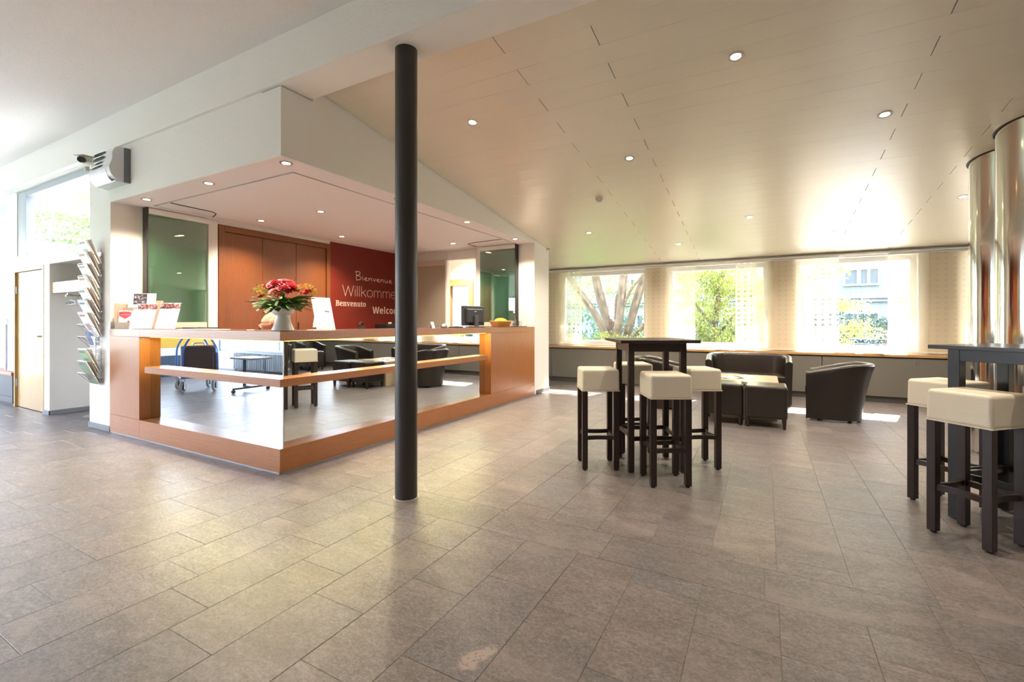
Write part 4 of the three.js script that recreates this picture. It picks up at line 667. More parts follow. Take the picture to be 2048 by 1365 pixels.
{
  const t = thing('document_tray', 'flat dark document tray on the counter near the green glass', 'tray', [-5.38, 1.1746, -2.76]); part('base', cb(0, 0.006, 0, 0.42, 0.012, 0.16, 0.003), M.dark, t); part('rim', [cb(0, 0.014, 0.078, 0.42, 0.012, 0.004), cb(0, 0.014, -0.078, 0.42, 0.012, 0.004)], M.dark, t);
  const m = thing('computer_monitor', 'dark computer monitor seen from behind on the right end of the counter', 'monitor', [-3.90, 1.1746, -5.87], -1.82);
  part('screen', cb(0, 0.175, 0.02, 0.42, 0.262, 0.008, 0.002), M.black, m); part('bezel', [cb(0, 0.175, 0.0, 0.455, 0.30, 0.034, 0.012)], pastel('#33343a', 0.4), m); part('back_shell', [cb(0, 0.17, -0.032, 0.34, 0.22, 0.05, 0.02)], pastel('#2a2b30', 0.45), m);
  part('stand', [cb(0, 0.09, -0.075, 0.07, 0.17, 0.03, 0.008), cb(0, 0.007, -0.05, 0.24, 0.014, 0.17, 0.006)], pastel('#3a3b40', 0.4), m); part('badge', cb(0, 0.24, -0.058, 0.05, 0.012, 0.002), M.alu, m);
  const b = thing('bread_basket', 'woven wicker basket lined with an orange napkin beside the monitor', 'basket', [-3.68, 1.1746, -6.33], 1.35);
  const wick = pastel('#c98a45', 0.8), coils = []; for (let i = 0; i < 7; i++) { const a = 0.145 + i * 0.006, c = 0.09 + i * 0.005, pts = []; for (let k = 0; k < 40; k++) { const q = k / 40 * 6.283; const sg = (v) => Math.sign(v) * Math.pow(Math.abs(v), 0.62); pts.push([a * sg(Math.cos(q)), 0.008 + i * 0.0135 + 0.003 * Math.sin(q * 20 + i * Math.PI), c * sg(Math.sin(q))]); } coils.push(tube(pts, 0.0075, 80, 5, true)); }
  part('wicker', coils, wick, b); part('bottom', flat(new THREE.CylinderGeometry(0.15, 0.145, 0.01, 32).scale(1, 1, 0.62).translate(0, 0.006, 0)), wick, b);
  const ng = new THREE.SphereGeometry(0.13, 24, 12, 0, 6.283, 0, 1.5), np = ng.attributes.position; for (let i = 0; i < np.count; i++) { const a = Math.atan2(np.getZ(i), np.getX(i)); np.setXYZ(i, np.getX(i) * (1.05 + 0.06 * Math.sin(a * 5)), 0.075 + np.getY(i) * 0.45 + 0.012 * Math.sin(a * 7 + np.getX(i) * 30), np.getZ(i) * 0.66); } ng.computeVertexNormals(); part('napkin', flat(ng), pastel('#f08f22', 0.85), b);
  const tr = thing('serving_tray', 'thin dark tray under the bottles and glasses at the right end of the counter', 'tray', [-3.70, 1.1746, -6.82]); part('plate', cb(0, 0.005, 0, 0.22, 0.01, 0.52, 0.004), M.dark, tr);
  const bo = thing('glass_bottle', 'small clear bottle with dark neck on the tray at the right pillar', 'bottle', [-3.72, 1.186, -6.86]); part('body', lathe([[0, 0.002], [0.03, 0.002], [0.032, 0.01], [0.032, 0.09], [0.014, 0.13], [0.012, 0.20], [0.0105, 0.20], [0.0125, 0.13], [0.03, 0.09], [0.03, 0.006], [0, 0.006]], 24), M.glass, bo); part('cap', cyl(0, 0.195, 0, 0.0135, 0.0135, 0.022, 16), M.dark, bo);
  [[-3.66, -6.70, 'clear glass left of the small bottle on the dark tray', 1], [-3.76, -6.74, 'faceted glass bowl behind the others on the dark tray', 1.35], [-3.67, -6.98, 'clear glass right of the small bottle, closest to the pillar', 0.95]].forEach(([x, z, l, s]) => { const g = thing('drinking_glass', l, 'glass', [x, 1.186, z]); part('bowl', lathe([[0, 0.003], [0.026, 0.003], [0.034 * s, 0.09], [0.032 * s, 0.09], [0.024, 0.008], [0, 0.008]], 20), M.glass, g); });
  const c = thing('tent_card', 'small white folded card on the counter right of the dark column', 'card', [-3.70, 1.1746, -4.63], 1.9); part('front', bx(-0.05, 0, 0, 0.05, 0.085, 0.0015), M.paper, c, [0, 0, 0.025], [-0.3, 0, 0]); part('rear', bx(-0.05, 0, 0, 0.05, 0.085, 0.0015), M.paper, c, [0, 0, -0.026], [0.3, 0, 0]);
  const be = thing('service_bell', 'small chrome service bell on the counter right of the folded card', 'bell', [-3.68, 1.1746, -4.86]); part('base', cyl(0, 0, 0, 0.045, 0.042, 0.012, 28), M.dark, be); part('dome', lathe([[0.042, 0.014], [0.04, 0.03], [0.028, 0.046], [0.008, 0.054], [0.004, 0.056], [0.004, 0.066], [0, 0.068]], 28), M.chrome, be);
  const pt = thing('pen_tray', 'flat dark pen tray on the counter between bell and monitor', 'tray', [-3.68, 1.1746, -5.12], 0.1); part('tray', cb(0, 0.008, 0, 0.09, 0.016, 0.24, 0.004), M.dark, pt); part('pen', rod([0, 0.02, -0.09], [0.01, 0.02, 0.08], 0.0045, 8), M.alu, pt);
  const dk = thing('back_desk', 'dark wooden back desk in front of the red wall, nearly hidden by the counter', 'desk', [-6.13, 0, -5.95]); part('top', cb(0, 1.115, 0, 0.58, 0.03, 1.9, 0.003, 'z'), M.panel, dk); for (const e of [-0.92, 0.92]) part('side', cb(0, 0.55, e, 0.56, 1.1, 0.03, 0.002, 'y'), M.panel, dk);
  const pr = thing('label_printer', 'low black device with a small white sign in front of the red wall', 'printer', [-6.05, 1.131, -6.35]); part('housing', cb(0, 0.045, 0, 0.3, 0.09, 0.46, 0.012), M.black, pr); part('sign', bx(-0.015, 0.09, -0.03, 0.015, 0.12, 0.03, 0.003), M.white, pr); part('button_panel', cb(0.152, 0.06, -0.19, 0.004, 0.04, 0.05, 0.001), M.paper, pr);
  const tp = thing('tape_dispenser', 'dark round tape dispenser left of the black device at the red wall', 'dispenser', [-6.0, 1.131, -5.62]); part('reel', flat(new THREE.TorusGeometry(0.042, 0.018, 12, 32).rotateY(Math.PI / 2).translate(0, 0.072, 0)), M.dark, tp); part('base', cb(0, 0.018, 0, 0.06, 0.036, 0.14, 0.008), M.dark, tp);
}
// ---------------------------------------------------------------- left pillar: magazine rack, camera, fan heater
{
  const t = thing('magazine_rack', 'chrome wire magazine rack with many pockets on the left pillar', 'magazine rack', [-6.80, 0, -2.393]), w = 0.125, N = 11;
  part('back_frame', [rod([-0.07, 0.58, 0.012], [-0.07, 2.10, 0.012], 0.004), rod([0.07, 0.58, 0.012], [0.07, 2.10, 0.012], 0.004), cb(0.0, 2.04, 0.006, 0.18, 0.05, 0.012, 0.003)], M.chrome, t);
  const wire = (a) => tube(a, 0.0028, a.length * 3, 5);
  const pocket = join([wire([[-w, 0.0, 0.012], [-w, 0.0, 0.03], [-w, 0.06, 0.16], [w, 0.06, 0.16], [w, 0.0, 0.03], [w, 0.0, 0.012]]), wire([[-w, -0.06, 0.014], [-w, -0.075, 0.05], [w, -0.075, 0.05], [w, -0.06, 0.014]]), rod([-w, 0.06, 0.16], [-w * 0.6, -0.075, 0.05], 0.0025, 5), rod([w, 0.06, 0.16], [w * 0.6, -0.075, 0.05], 0.0025, 5), rod([-w, 0, 0.012], [w, 0, 0.012], 0.0028, 5), rod([0, 0.06, 0.16], [0, -0.075, 0.05], 0.0025, 5)]);
  for (let i = 0; i < N; i++) part('pocket', pocket, M.chrome, t, [0, 1.99 - i * 0.138, 0]);
  const ord = ['topmost', 'second', 'third', 'fourth', 'fifth', 'sixth', 'seventh', '', '', 'second lowest', 'lowest'];
  const cov = ['#e9e7e4', '#dfe3e8', '#efe9e2', '#e8d8d4', '#e2dedb', '#d9dde4', '#e6e9ef', '', '', '#8fae7c', '#6f8a66'];
  const cover = (hex, k) => canvasTex(128, 176, (g) => { g.fillStyle = hex; g.fillRect(0, 0, 128, 176); g.fillStyle = ['#56606c', '#9a4f4a', '#6b7078', '#8c5b3e', '#4b5b48'][k % 5]; g.fillRect(10, 10, 86, 14); g.globalAlpha = 0.55; g.fillRect(10 + (k * 17) % 30, 60 + (k * 23) % 40, 74, 52); g.globalAlpha = 1; if (k > 8) { g.fillStyle = '#8b3558'; g.fillRect(24, 112, 60, 30); } });
  for (let i = 0; i < N; i++) {
    if (!cov[i]) continue; const y = 1.99 - i * 0.138 - 0.07;
    const m = thing('magazine', (i < 7 ? 'pale' : 'green') + ' magazine in the ' + ord[i] + ' filled pocket of the wire rack', 'magazine', [-6.80, y, -2.345], 0, 'magazines in the wire rack'), n = 2 + i % 2;
    part('cover', uvFit(bx(-0.105, 0, 0, 0.105, 0.285, 0.002), 0.21, 0.285), std({ map: cover(cov[i], i), roughness: 0.4 }), m, [rr(-0.008, 0.008), 0, 0], [0.42, 0, 0]);
    part('pages', bx(-0.105, 0, -0.012, 0.105, 0.284, -0.001), M.paper, m, [0, 0, 0], [0.42, 0, 0]);
    part('second_copy', bx(-0.105, 0, -0.03, 0.105, 0.28, -0.02, 0.002), pastel(['#cfc9c2', '#a99a90', '#8f8a86'][i % 3], 0.5), m, [0.006, 0.0, 0], [0.34, 0, 0]);
  }
  const b = thing('leaflet', 'blue leaflet in the half empty pocket below the pale magazines of the rack', 'leaflet', [-6.87, 0.985, -2.35]); part('cover', bx(-0.05, 0, 0, 0.05, 0.16, 0.004, 0.001), pastel('#33539a', 0.4), b, [0, 0, 0], [0.3, 0, 0]);
}
{
  const t = thing('security_camera', 'small beige box camera on a bracket left of the grey fan heater', 'camera', [-6.62, 2.95, -2.395]), bg = pastel('#d8d3c0', 0.5);
  part('bracket', [cb(0, 0, 0.01, 0.05, 0.07, 0.02, 0.004), rod([0, 0, 0.01], [0.0, 0.0, 0.17], 0.014, 12), cb(0.0, 0.01, 0.18, 0.035, 0.05, 0.035, 0.005)], bg, t);
  const h = part('housing', cb(0, 0, 0.0, 0.075, 0.07, 0.17, 0.006), bg, t, [-0.02, 0.11, 0.17], [0.25, 0.75, 0.0]); part('sun_shield', bx(-0.048, 0.038, -0.09, 0.048, 0.044, 0.135, 0.002), bg, h); part('lens', [flat(new THREE.CylinderGeometry(0.03, 0.032, 0.05, 24).rotateX(Math.PI / 2).translate(0, -0.005, 0.10))], M.black, h); part('cable', tube([[0.02, -0.02, -0.085], [0.06, -0.05, -0.12], [0.07, -0.11, -0.1], [0.03, -0.13, -0.03]], 0.005, 16, 6), M.white, h);
}
{
  const t = thing('fan_heater', 'white and silver wall fan heater with dark end plate above the pillar', 'fan heater', [-6.31, 2.95, -2.395]);
  part('end_plate', bx(0.245, -0.19, 0.0, 0.262, 0.185, 0.055, 0.004), pastel('#6b6f73', 0.5), t); part('end_plate', bx(-0.262, -0.19, 0, -0.245, 0.185, 0.055, 0.004), pastel('#6b6f73', 0.5), t);
  const s = new THREE.Shape(); s.moveTo(0, -0.185); s.quadraticCurveTo(0.13, -0.185, 0.165, -0.12); s.quadraticCurveTo(0.19, -0.06, 0.175, -0.02); s.quadraticCurveTo(0.15, 0.03, 0.155, 0.09); s.quadraticCurveTo(0.15, 0.175, 0.085, 0.185); s.lineTo(0, 0.185); s.closePath();
  part('casing', extr(s, 0.49, 0.004, 16).rotateY(-Math.PI / 2).translate(0.245, 0, 0), pastel('#dcdcdd', 0.35), t);
  for (let i = 0; i < 4; i++) { const q = part('louvre', flat(new THREE.SphereGeometry(1, 24, 12).scale(0.165, 0.015, 0.014)), M.dark, t, [-0.06, -0.02 + i * 0.05, [0.173, 0.152, 0.156, 0.149][i]], [0, 0, 0.0]); part('blade', flat(new THREE.SphereGeometry(1, 20, 10).scale(0.15, 0.005, 0.02)), M.chrome, t, [-0.06, -0.006 + i * 0.05, [0.172, 0.154, 0.157, 0.15][i]]); }
  part('outlet', bx(-0.24, -0.192, 0.02, 0.24, -0.180, 0.13, 0.003), M.chrome, t); part('silver_front', extr((() => { const k = new THREE.Shape(); k.moveTo(0.10, -0.188); k.quadraticCurveTo(0.155, -0.178, 0.170, -0.12); k.quadraticCurveTo(0.184, -0.08, 0.181, -0.05); k.lineTo(0.176, -0.05); k.quadraticCurveTo(0.178, -0.09, 0.163, -0.12); k.quadraticCurveTo(0.15, -0.172, 0.10, -0.183); return k; })(), 0.40, 0, 12).rotateY(-Math.PI / 2).translate(0.16, 0, 0.003), M.chrome, t);
}
{
  const t = thing('niche_shelf', 'pale maple hat shelf with steel hanging rail in the wall niche', 'shelf', [-7.75, 0, -2.45]); part('front_board', bx(-0.665, 1.64, -0.022, 0.665, 1.787, 0.0, 0.003, 'x'), M.maple, t); part('shelf_board', bx(-0.665, 1.76, -0.60, 0.665, 1.782, -0.022, 0.003, 'x'), M.maple, t); part('rail', rod([-0.30, 1.60, -0.60], [-0.30, 1.60, -0.03], 0.012, 12), M.chrome, t); part('rail_post', rod([-0.30, 1.60, -0.05], [-0.30, 1.76, -0.05], 0.008, 10), M.chrome, t);
  [[-2.53, 1.45, 'steel coat hanger at the front end of the niche rail'], [-2.62, 1.7, 'steel coat hanger behind the first one on the niche rail']].forEach(([z, r, l]) => { const h = thing('coat_hanger', l, 'hanger', [-8.05, 1.575, z], r, 'coat hangers in the niche'); part('hook', tube([[0, -0.03, 0], [-0.016, 0.012, 0], [0, 0.042, 0], [0.02, 0.024, 0], [0.016, 0.004, 0]], 0.003, 24, 6), M.chrome, h); part('arms', tube([[0, -0.03, 0], [0.005, -0.05, 0.19], [0.005, -0.085, 0.215], [0, -0.09, 0], [-0.005, -0.085, -0.215], [-0.005, -0.05, -0.19], [0, -0.03, 0]], 0.006, 50, 6), M.alu, h); });
  const c = thing('coat_stand', 'round steel base plate of a coat stand behind the left pillar', 'coat stand', [-7.80, 0, -2.78]); part('base_plate', lathe([[0, 0], [0.2, 0], [0.2, 0.008], [0.12, 0.016], [0.02, 0.02], [0, 0.02]], 40), M.alu, c); part('pole', cyl(0, 0.015, 0, 0.014, 0.014, 1.4, 16), M.chrome, c);
  const b = thing('bench', 'dark grey bench box with wooden top at the far left edge', 'bench', [-10.35, 0, -2.66]); part('box', bx(-0.6, 0.04, -0.24, 0.56, 0.455, 0.24, 0.004), pastel('#4b5057', 0.6), b); part('seat_board', bx(-0.62, 0.455, -0.24, 0.57, 0.505, 0.255, 0.004, 'x'), pastel('#9b6a58', 0.5), b); part('plinth', bx(-0.58, 0, -0.2, 0.56, 0.04, 0.22), M.dark, b); part('seam', bx(-0.6, 0.13, 0.238, 0.58, 0.136, 0.242), M.dark, b);
  const k = thing('cable_trunk', 'white wall socket trunk above the bench at the far left', 'socket', [-10.20, 1.26, -2.45]); part('box', cb(0, 0, 0, 0.16, 0.09, 0.05, 0.006), M.white, k); part('duct', bx(-0.02, -0.74, -0.02, 0.03, -0.04, 0.01, 0.003), M.alu, k);
}
// ---------------------------------------------------------------- the receptionist, seated behind the counter
function blob(bones, c, half, N, k) {
  const mc = new MarchingCubes(N, M.skin, false, false, 120000), f = mc.field; mc.isolation = 0; const h = N / 2;
  for (let z = 0, q = 0; z < N; z++) for (let y = 0; y < N; y++) for (let x = 0; x < N; x++, q++) {
    const px = c[0] + (x - h) / h * half, py = c[1] + (y - h) / h * half, pz = c[2] + (z - h) / h * half; let s = 0, cut = 1e9;
    for (const b of bones) {
      const dx = b[4] - b[0], dy = b[5] - b[1], dz = b[6] - b[2], L = dx * dx + dy * dy + dz * dz, t = L ? clamp(((px - b[0]) * dx + (py - b[1]) * dy + (pz - b[2]) * dz) / L, 0, 1) : 0, sx = b[8] || 1;
      const d = Math.hypot((px - b[0] - t * dx) / sx, py - b[1] - t * dy, pz - b[2] - t * dz) - (b[3] + (b[7] - b[3]) * t);
      if (b[9]) cut = Math.min(cut, d); else s += Math.exp(-d / k);
    }
    let d = -k * Math.log(Math.max(s, 1e-30)); d = Math.max(d, -cut); f[q] = -d;
  }
  mc.update(); const n = mc.count, P = new Float32Array(n * 3);
  for (let i = 0; i < n * 3; i++) P[i] = c[i % 3] + mc.positionArray[i] * half;
  const g = new THREE.BufferGeometry(); g.setAttribute('position', new THREE.BufferAttribute(P, 3)); g.setAttribute('normal', new THREE.BufferAttribute(mc.normalArray.slice(0, n * 3), 3));
  return flat(g);
}
{
  const p = thing('person', 'bald person with dark glasses seated behind the counter, half hidden by the vase', 'person', [-4.645, 0, -3.10], -1.32);
  const TURN = 0.5, both = (l) => [1, -1].flatMap((s) => l.map((b) => [b[0] * s, b[1], b[2], b[3], b[4] * s, b[5], b[6], b[7]]));
  const torso = [[0, 0.56, -0.02, 0.13, 0, 0.74, -0.03, 0.125, 1.25], [0, 0.74, -0.03, 0.125, 0, 0.95, -0.01, 0.125, 1.3], ...both([[0.05, 1.0, 0, 0.09, 0.165, 1.005, 0, 0.065]])];
  const arm = both([[0.185, 1.0, 0, 0.056, 0.245, 0.76, 0.05, 0.043], [0.245, 0.76, 0.05, 0.041, 0.15, 0.76, 0.27, 0.028]]), legs = both([[0.085, 0.54, 0.0, 0.09, 0.11, 0.53, 0.40, 0.062], [0.11, 0.53, 0.40, 0.06, 0.11, 0.10, 0.38, 0.04]]), feet = both([[0.11, 0.06, 0.36, 0.042, 0.12, 0.038, 0.53, 0.034]]);
  const neck = [[0, 1.02, -0.01, 0.062, 0, 1.15, 0.005, 0.054]];
  const head = [[0, 1.272, -0.02, 0.090, 0, 1.258, 0.012, 0.086, 0.86], [0, 1.215, 0.03, 0.066, 0, 1.178, 0.058, 0.036, 0.92], [0, 1.252, 0.085, 0.009, 0, 1.214, 0.117, 0.013], [0, 1.211, 0.098, 0.014, 0, 1.208, 0.10, 0.014, 1.5], ...both([[0.02, 1.262, 0.082, 0.013, 0.048, 1.258, 0.066, 0.012], [0.038, 1.222, 0.062, 0.022, 0.044, 1.215, 0.045, 0.022]]), [-0.018, 1.192, 0.092, 0.009, 0.018, 1.192, 0.092, 0.009], [-0.016, 1.181, 0.090, 0.009, 0.016, 1.181, 0.090, 0.009], ...both([[0.078, 1.262, -0.012, 0.012, 0.081, 1.225, -0.004, 0.010], [0.079, 1.262, -0.02, 0.012, 0.081, 1.24, -0.024, 0.011]]), ...both([[0.031, 1.241, 0.095, 0.011, 0.033, 1.241, 0.095, 0.011]]).map((b) => [...b, 1, 1]), [-0.02, 1.1865, 0.103, 0.003, 0.02, 1.1865, 0.103, 0.003, 1, 1]];
  const handB = (s) => { const l = [[0.15, 0.76, 0.27, 0.026, 0.143, 0.757, 0.31, 0.03], [0.125, 0.757, 0.335, 0.016, 0.162, 0.757, 0.33, 0.016]]; [[0.118, 0.345, 0.058, 0.0085], [0.134, 0.352, 0.07, 0.009], [0.150, 0.350, 0.066, 0.009], [0.165, 0.342, 0.05, 0.008]].forEach(([x, z, n, r]) => l.push([x, 0.757, z - 0.03, r, x, 0.757, z + n * 0.45, r * 0.95], [x, 0.757, z + n * 0.45, r * 0.95, x - 0.002, 0.740, z + n * 0.95, r * 0.8])); l.push([0.118, 0.752, 0.30, 0.011, 0.092, 0.748, 0.335, 0.009], [0.092, 0.748, 0.335, 0.009, 0.086, 0.744, 0.362, 0.008]); return l.map((b) => [b[0] * s, b[1], b[2], b[3], b[4] * s, b[5], b[6], b[7]]); };
  part('body', [blob([...torso, ...arm, ...legs, ...feet, ...neck], [0, 0.58, 0.14], 0.62, 84, 0.018), blob([...neck.map((b) => [...b]), ...head], [0, 1.22, 0.02], 0.19, 110, 0.009).rotateY(TURN), ...[1, -1].map((s) => blob(handB(s), [0.135 * s, 0.755, 0.335], 0.095, 54, 0.003))], M.skin, p);
  const puff = (l, d) => l.map((b) => [b[0], b[1], b[2], b[3] + d, b[4], b[5], b[6], b[7] + d, b[8]]);
  part('shirt', blob(puff([...torso, ...arm.map((b, i) => b)], 0.014), [0, 0.82, 0.05], 0.42, 70, 0.02), pastel('#39404c', 0.8), p);
  part('trousers', blob(puff([torso[0].map((v, i) => (i === 5 ? 0.62 : v)), ...legs], 0.013), [0, 0.40, 0.16], 0.46, 64, 0.02), pastel('#24262c', 0.85), p);
  part('shoes', blob(puff(feet, 0.012), [0, 0.05, 0.42], 0.26, 44, 0.01), M.black, p);
  for (const s of [1, -1]) { part('eye', flat(new THREE.SphereGeometry(0.0105, 16, 12).translate(0.032 * s, 1.241, 0.0785).rotateY(TURN)), M.white, p); part('iris', flat(new THREE.SphereGeometry(0.005, 12, 8).translate(0.032 * s, 1.241, 0.0855).rotateY(TURN)), M.dark, p); }
  const gl = pastel('#2a2224', 0.3), ring = (s) => tube([...Array(16)].map((_, i) => { const a = i / 16 * 6.283; return [0.034 * s + 0.025 * Math.cos(a), 1.240 + 0.017 * Math.sin(a), 0.101]; }), 0.0022, 48, 6, true);
  part('glasses', join([ring(1), ring(-1), rod([-0.01, 1.245, 0.103], [0.01, 1.245, 0.103], 0.002), ...[1, -1].map((s) => tube([[0.058 * s, 1.246, 0.106], [0.080 * s, 1.25, 0.05], [0.084 * s, 1.25, -0.012], [0.083 * s, 1.236, -0.034]], 0.0022, 24, 6))]).rotateY(TURN), gl, p);
  const o = thing('office_chair', 'dark swivel chair under the seated person behind the counter', 'office chair', [-4.645, 0, -3.10], -1.32);
  part('seat', uvm(new RoundedBoxGeometry(0.46, 0.07, 0.44, 3, 0.03).translate(0, 0.395, 0.02)), M.dark, o); part('backrest', uvm(new RoundedBoxGeometry(0.42, 0.46, 0.05, 3, 0.02).translate(0, 0.72, -0.225)), M.dark, o); part('post', cyl(0, 0.08, 0, 0.025, 0.025, 0.29, 16), M.black, o);
  for (let i = 0; i < 5; i++) { const a = i * 1.2566 + 0.3, x = 0.28 * Math.sin(a), z = 0.28 * Math.cos(a), l = part('leg', rod([0, 0.09, 0], [x, 0.07, z], 0.016, 8), M.black, o); part('caster', flat(new THREE.SphereGeometry(0.028, 12, 8).translate(x, 0.028, z)), M.black, l); }
}
// ---------------------------------------------------------------- what the counter mirror shows of the hall behind the viewer
{
  const wheelG = (r, w) => flat(new THREE.TorusGeometry(r - 0.026, 0.026, 12, 28).scale(1, 1, w / 0.052)), blue = pastel('#3f66b0', 0.45), tyre = pastel('#a7a7a2', 0.7);
  const t = thing('luggage_trolley', 'blue luggage trolley with grey wheels seen in the counter mirror', 'trolley', [-9.15, 0, -0.35], 0.35);
  part('deck', cb(0, 0.29, 0, 0.95, 0.04, 0.56, 0.008), blue, t); part('frame', [rod([-0.46, 0.28, 0.27], [0.46, 0.28, 0.27], 0.016), rod([-0.46, 0.28, -0.27], [0.46, 0.28, -0.27], 0.016)], blue, t);
  for (const [x, z] of [[0.30, -0.24], [0.30, 0.24], [-0.34, -0.24], [-0.34, 0.24]]) { const w = part('wheel', wheelG(0.105, 0.05), tyre, t, [x, 0.105, z], [0, 0.5, 0]); part('hub', flat(new THREE.CylinderGeometry(0.055, 0.055, 0.04, 20).rotateX(Math.PI / 2)), M.dark, w); part('fork', [cb(0, 0.06, 0.034, 0.05, 0.18, 0.006, 0.001), cb(0, 0.06, -0.034, 0.05, 0.18, 0.006, 0.001), cb(0, 0.15, 0, 0.07, 0.012, 0.075, 0.001)], M.chrome, w); }
  for (const s of [-0.46, 0.46]) part('hoop', tube([[s, 0.3, -0.26], [s, 0.8, -0.24], [s, 1.15, 0], [s, 0.8, 0.24], [s, 0.3, 0.26]], 0.017, 40, 8), blue, t);
  const c = thing('suitcase', 'dark brown suitcase standing on the blue trolley in the mirror', 'suitcase', [-8.93, 0.31, -0.42], 2.0), br = pastel('#4a3a3c', 0.5);
  part('shell', uvm(new RoundedBoxGeometry(0.54, 0.50, 0.24, 4, 0.035).translate(0, 0.275, 0)), br, c); part('front_pocket', uvm(new RoundedBoxGeometry(0.42, 0.32, 0.03, 3, 0.014).translate(0, 0.23, 0.125)), br, c); part('handle', tube([[-0.09, 0.525, 0], [-0.07, 0.565, 0], [0.07, 0.565, 0], [0.09, 0.525, 0]], 0.011, 24, 8), M.chrome, c); for (const e of [-0.2, 0.2]) part('wheel', cyl(e, 0, 0.08, 0.025, 0.025, 0.03, 14), M.black, c);
  const bg = thing('shopping_bag', 'white bag with a red ribbon on the trolley beside the suitcase', 'bag', [-9.42, 0.31, -0.30], 0.35); part('bag', uvm(new RoundedBoxGeometry(0.26, 0.30, 0.24, 3, 0.04).translate(0, 0.15, 0)), M.white, bg); part('ribbon', tube([[-0.1, 0.16, -0.125], [-0.05, 0.36, -0.1], [0.03, 0.40, -0.06], [0.09, 0.30, -0.12], [0.13, 0.12, -0.13]], 0.016, 30, 6), pastel('#c62f3c', 0.6), bg);
  const b = thing('side_table', 'grey height adjustable rolling side table seen in the counter mirror', 'table', [-8.2, 0, 0.08]);
  part('top', cb(0.02, 0.60, 0.0, 0.62, 0.03, 0.42, 0.005), pastel('#8d8a8a', 0.5), b); part('post', cb(-0.22, 0.33, 0.02, 0.05, 0.52, 0.04, 0.004), M.black, b); part('foot_bar', [cb(0.05, 0.075, -0.02, 0.03, 0.03, 0.66, 0.004), cb(-0.08, 0.075, 0, 0.28, 0.03, 0.03, 0.004)], M.black, b); for (const z of [-0.34, 0.30]) part('caster', [flat(new THREE.CylinderGeometry(0.03, 0.03, 0.04, 16).rotateZ(Math.PI / 2).translate(0.05, 0.03, z))], M.black, b);
  [[-11.55, 'left finned radiator under the hall windows, seen in the mirror'], [-10.15, 'right finned radiator under the hall windows, seen in the mirror']].forEach(([x, l]) => { const r = thing('radiator', l, 'radiator', [x, 0, 2.10], 0, 'finned radiators'), m = pastel('#b9c2cc', 0.5); for (let i = 0; i < 16; i++) part('fin', cb(-0.60 + i * 0.08, 0.26, 0, 0.045, 0.40, 0.09, 0.006), m, r); part('rail', [cb(0, 0.52, -0.01, 1.34, 0.035, 0.16, 0.004)], M.white, r); part('core', cb(0, 0.25, 0.05, 1.28, 0.40, 0.02), pastel('#5f6874', 0.6), r); part('bottom_pipe', rod([-0.66, 0.05, 0], [0.66, 0.05, 0], 0.02, 10), m, r); part('bracket', [cb(-0.6, 0.03, 0.02, 0.03, 0.06, 0.05), cb(0.6, 0.03, 0.02, 0.03, 0.06, 0.05)], m, r); });
  const y = thing('display_cabinet', 'yellow and dark blue cabinet with pale blue top, left in the mirror', 'cabinet', [-12.3, 0, 0.55]); part('body', cb(0, 0.24, 0, 0.6, 0.48, 1.9, 0.01), pastel('#33475c', 0.5), y); part('white_band', cb(0, 0.57, 0, 0.61, 0.18, 1.91, 0.004), M.white, y); part('yellow_band', cb(0, 0.79, 0, 0.62, 0.26, 1.92, 0.01), pastel('#e8b93c', 0.5), y); part('dark_band', cb(0, 0.945, 0, 0.63, 0.05, 1.93, 0.004), M.dark, y); part('top', cb(0, 1.07, 0, 0.6, 0.20, 1.9, 0.02), pastel('#7fb0d6', 0.2), y);
}
// ---------------------------------------------------------------- outdoors: lawn, trees, hedge, fence, white house
struct('pavement', bx(-24, -0.5, -14, 12, -0.318, 6), pastel('#c9c5bd', 0.95));
struct('terrace', bx(-0.9, -0.5, -15.4, 12, -0.31, -9.41), pastel('#dedad2', 0.95));
struct('lawn', [bx(-7, -0.5, -60, -1, -0.312, -10), bx(-1, -0.5, -60, 30, -0.312, -15.5)], M.grass);
struct('ground', uvm(new THREE.BoxGeometry(140, 0.2, 140).translate(-5, -0.42, -5)), M.grass);
const leafM = (hex) => phy({ color: C(hex), roughness: 1, transmission: 0.5, thickness: 0 });
const leafGeo = (() => { const g = new THREE.PlaneGeometry(0.8, 1.0, 2, 2), p = g.attributes.position; for (let i = 0; i < p.count; i++) { const t = p.getY(i) + 0.5; p.setX(i, p.getX(i) * (t === 0.5 ? 1 : 0.25)); p.setZ(i, 0.25 * Math.abs(p.getX(i))); } g.computeVertexNormals(); return flat(g); })();
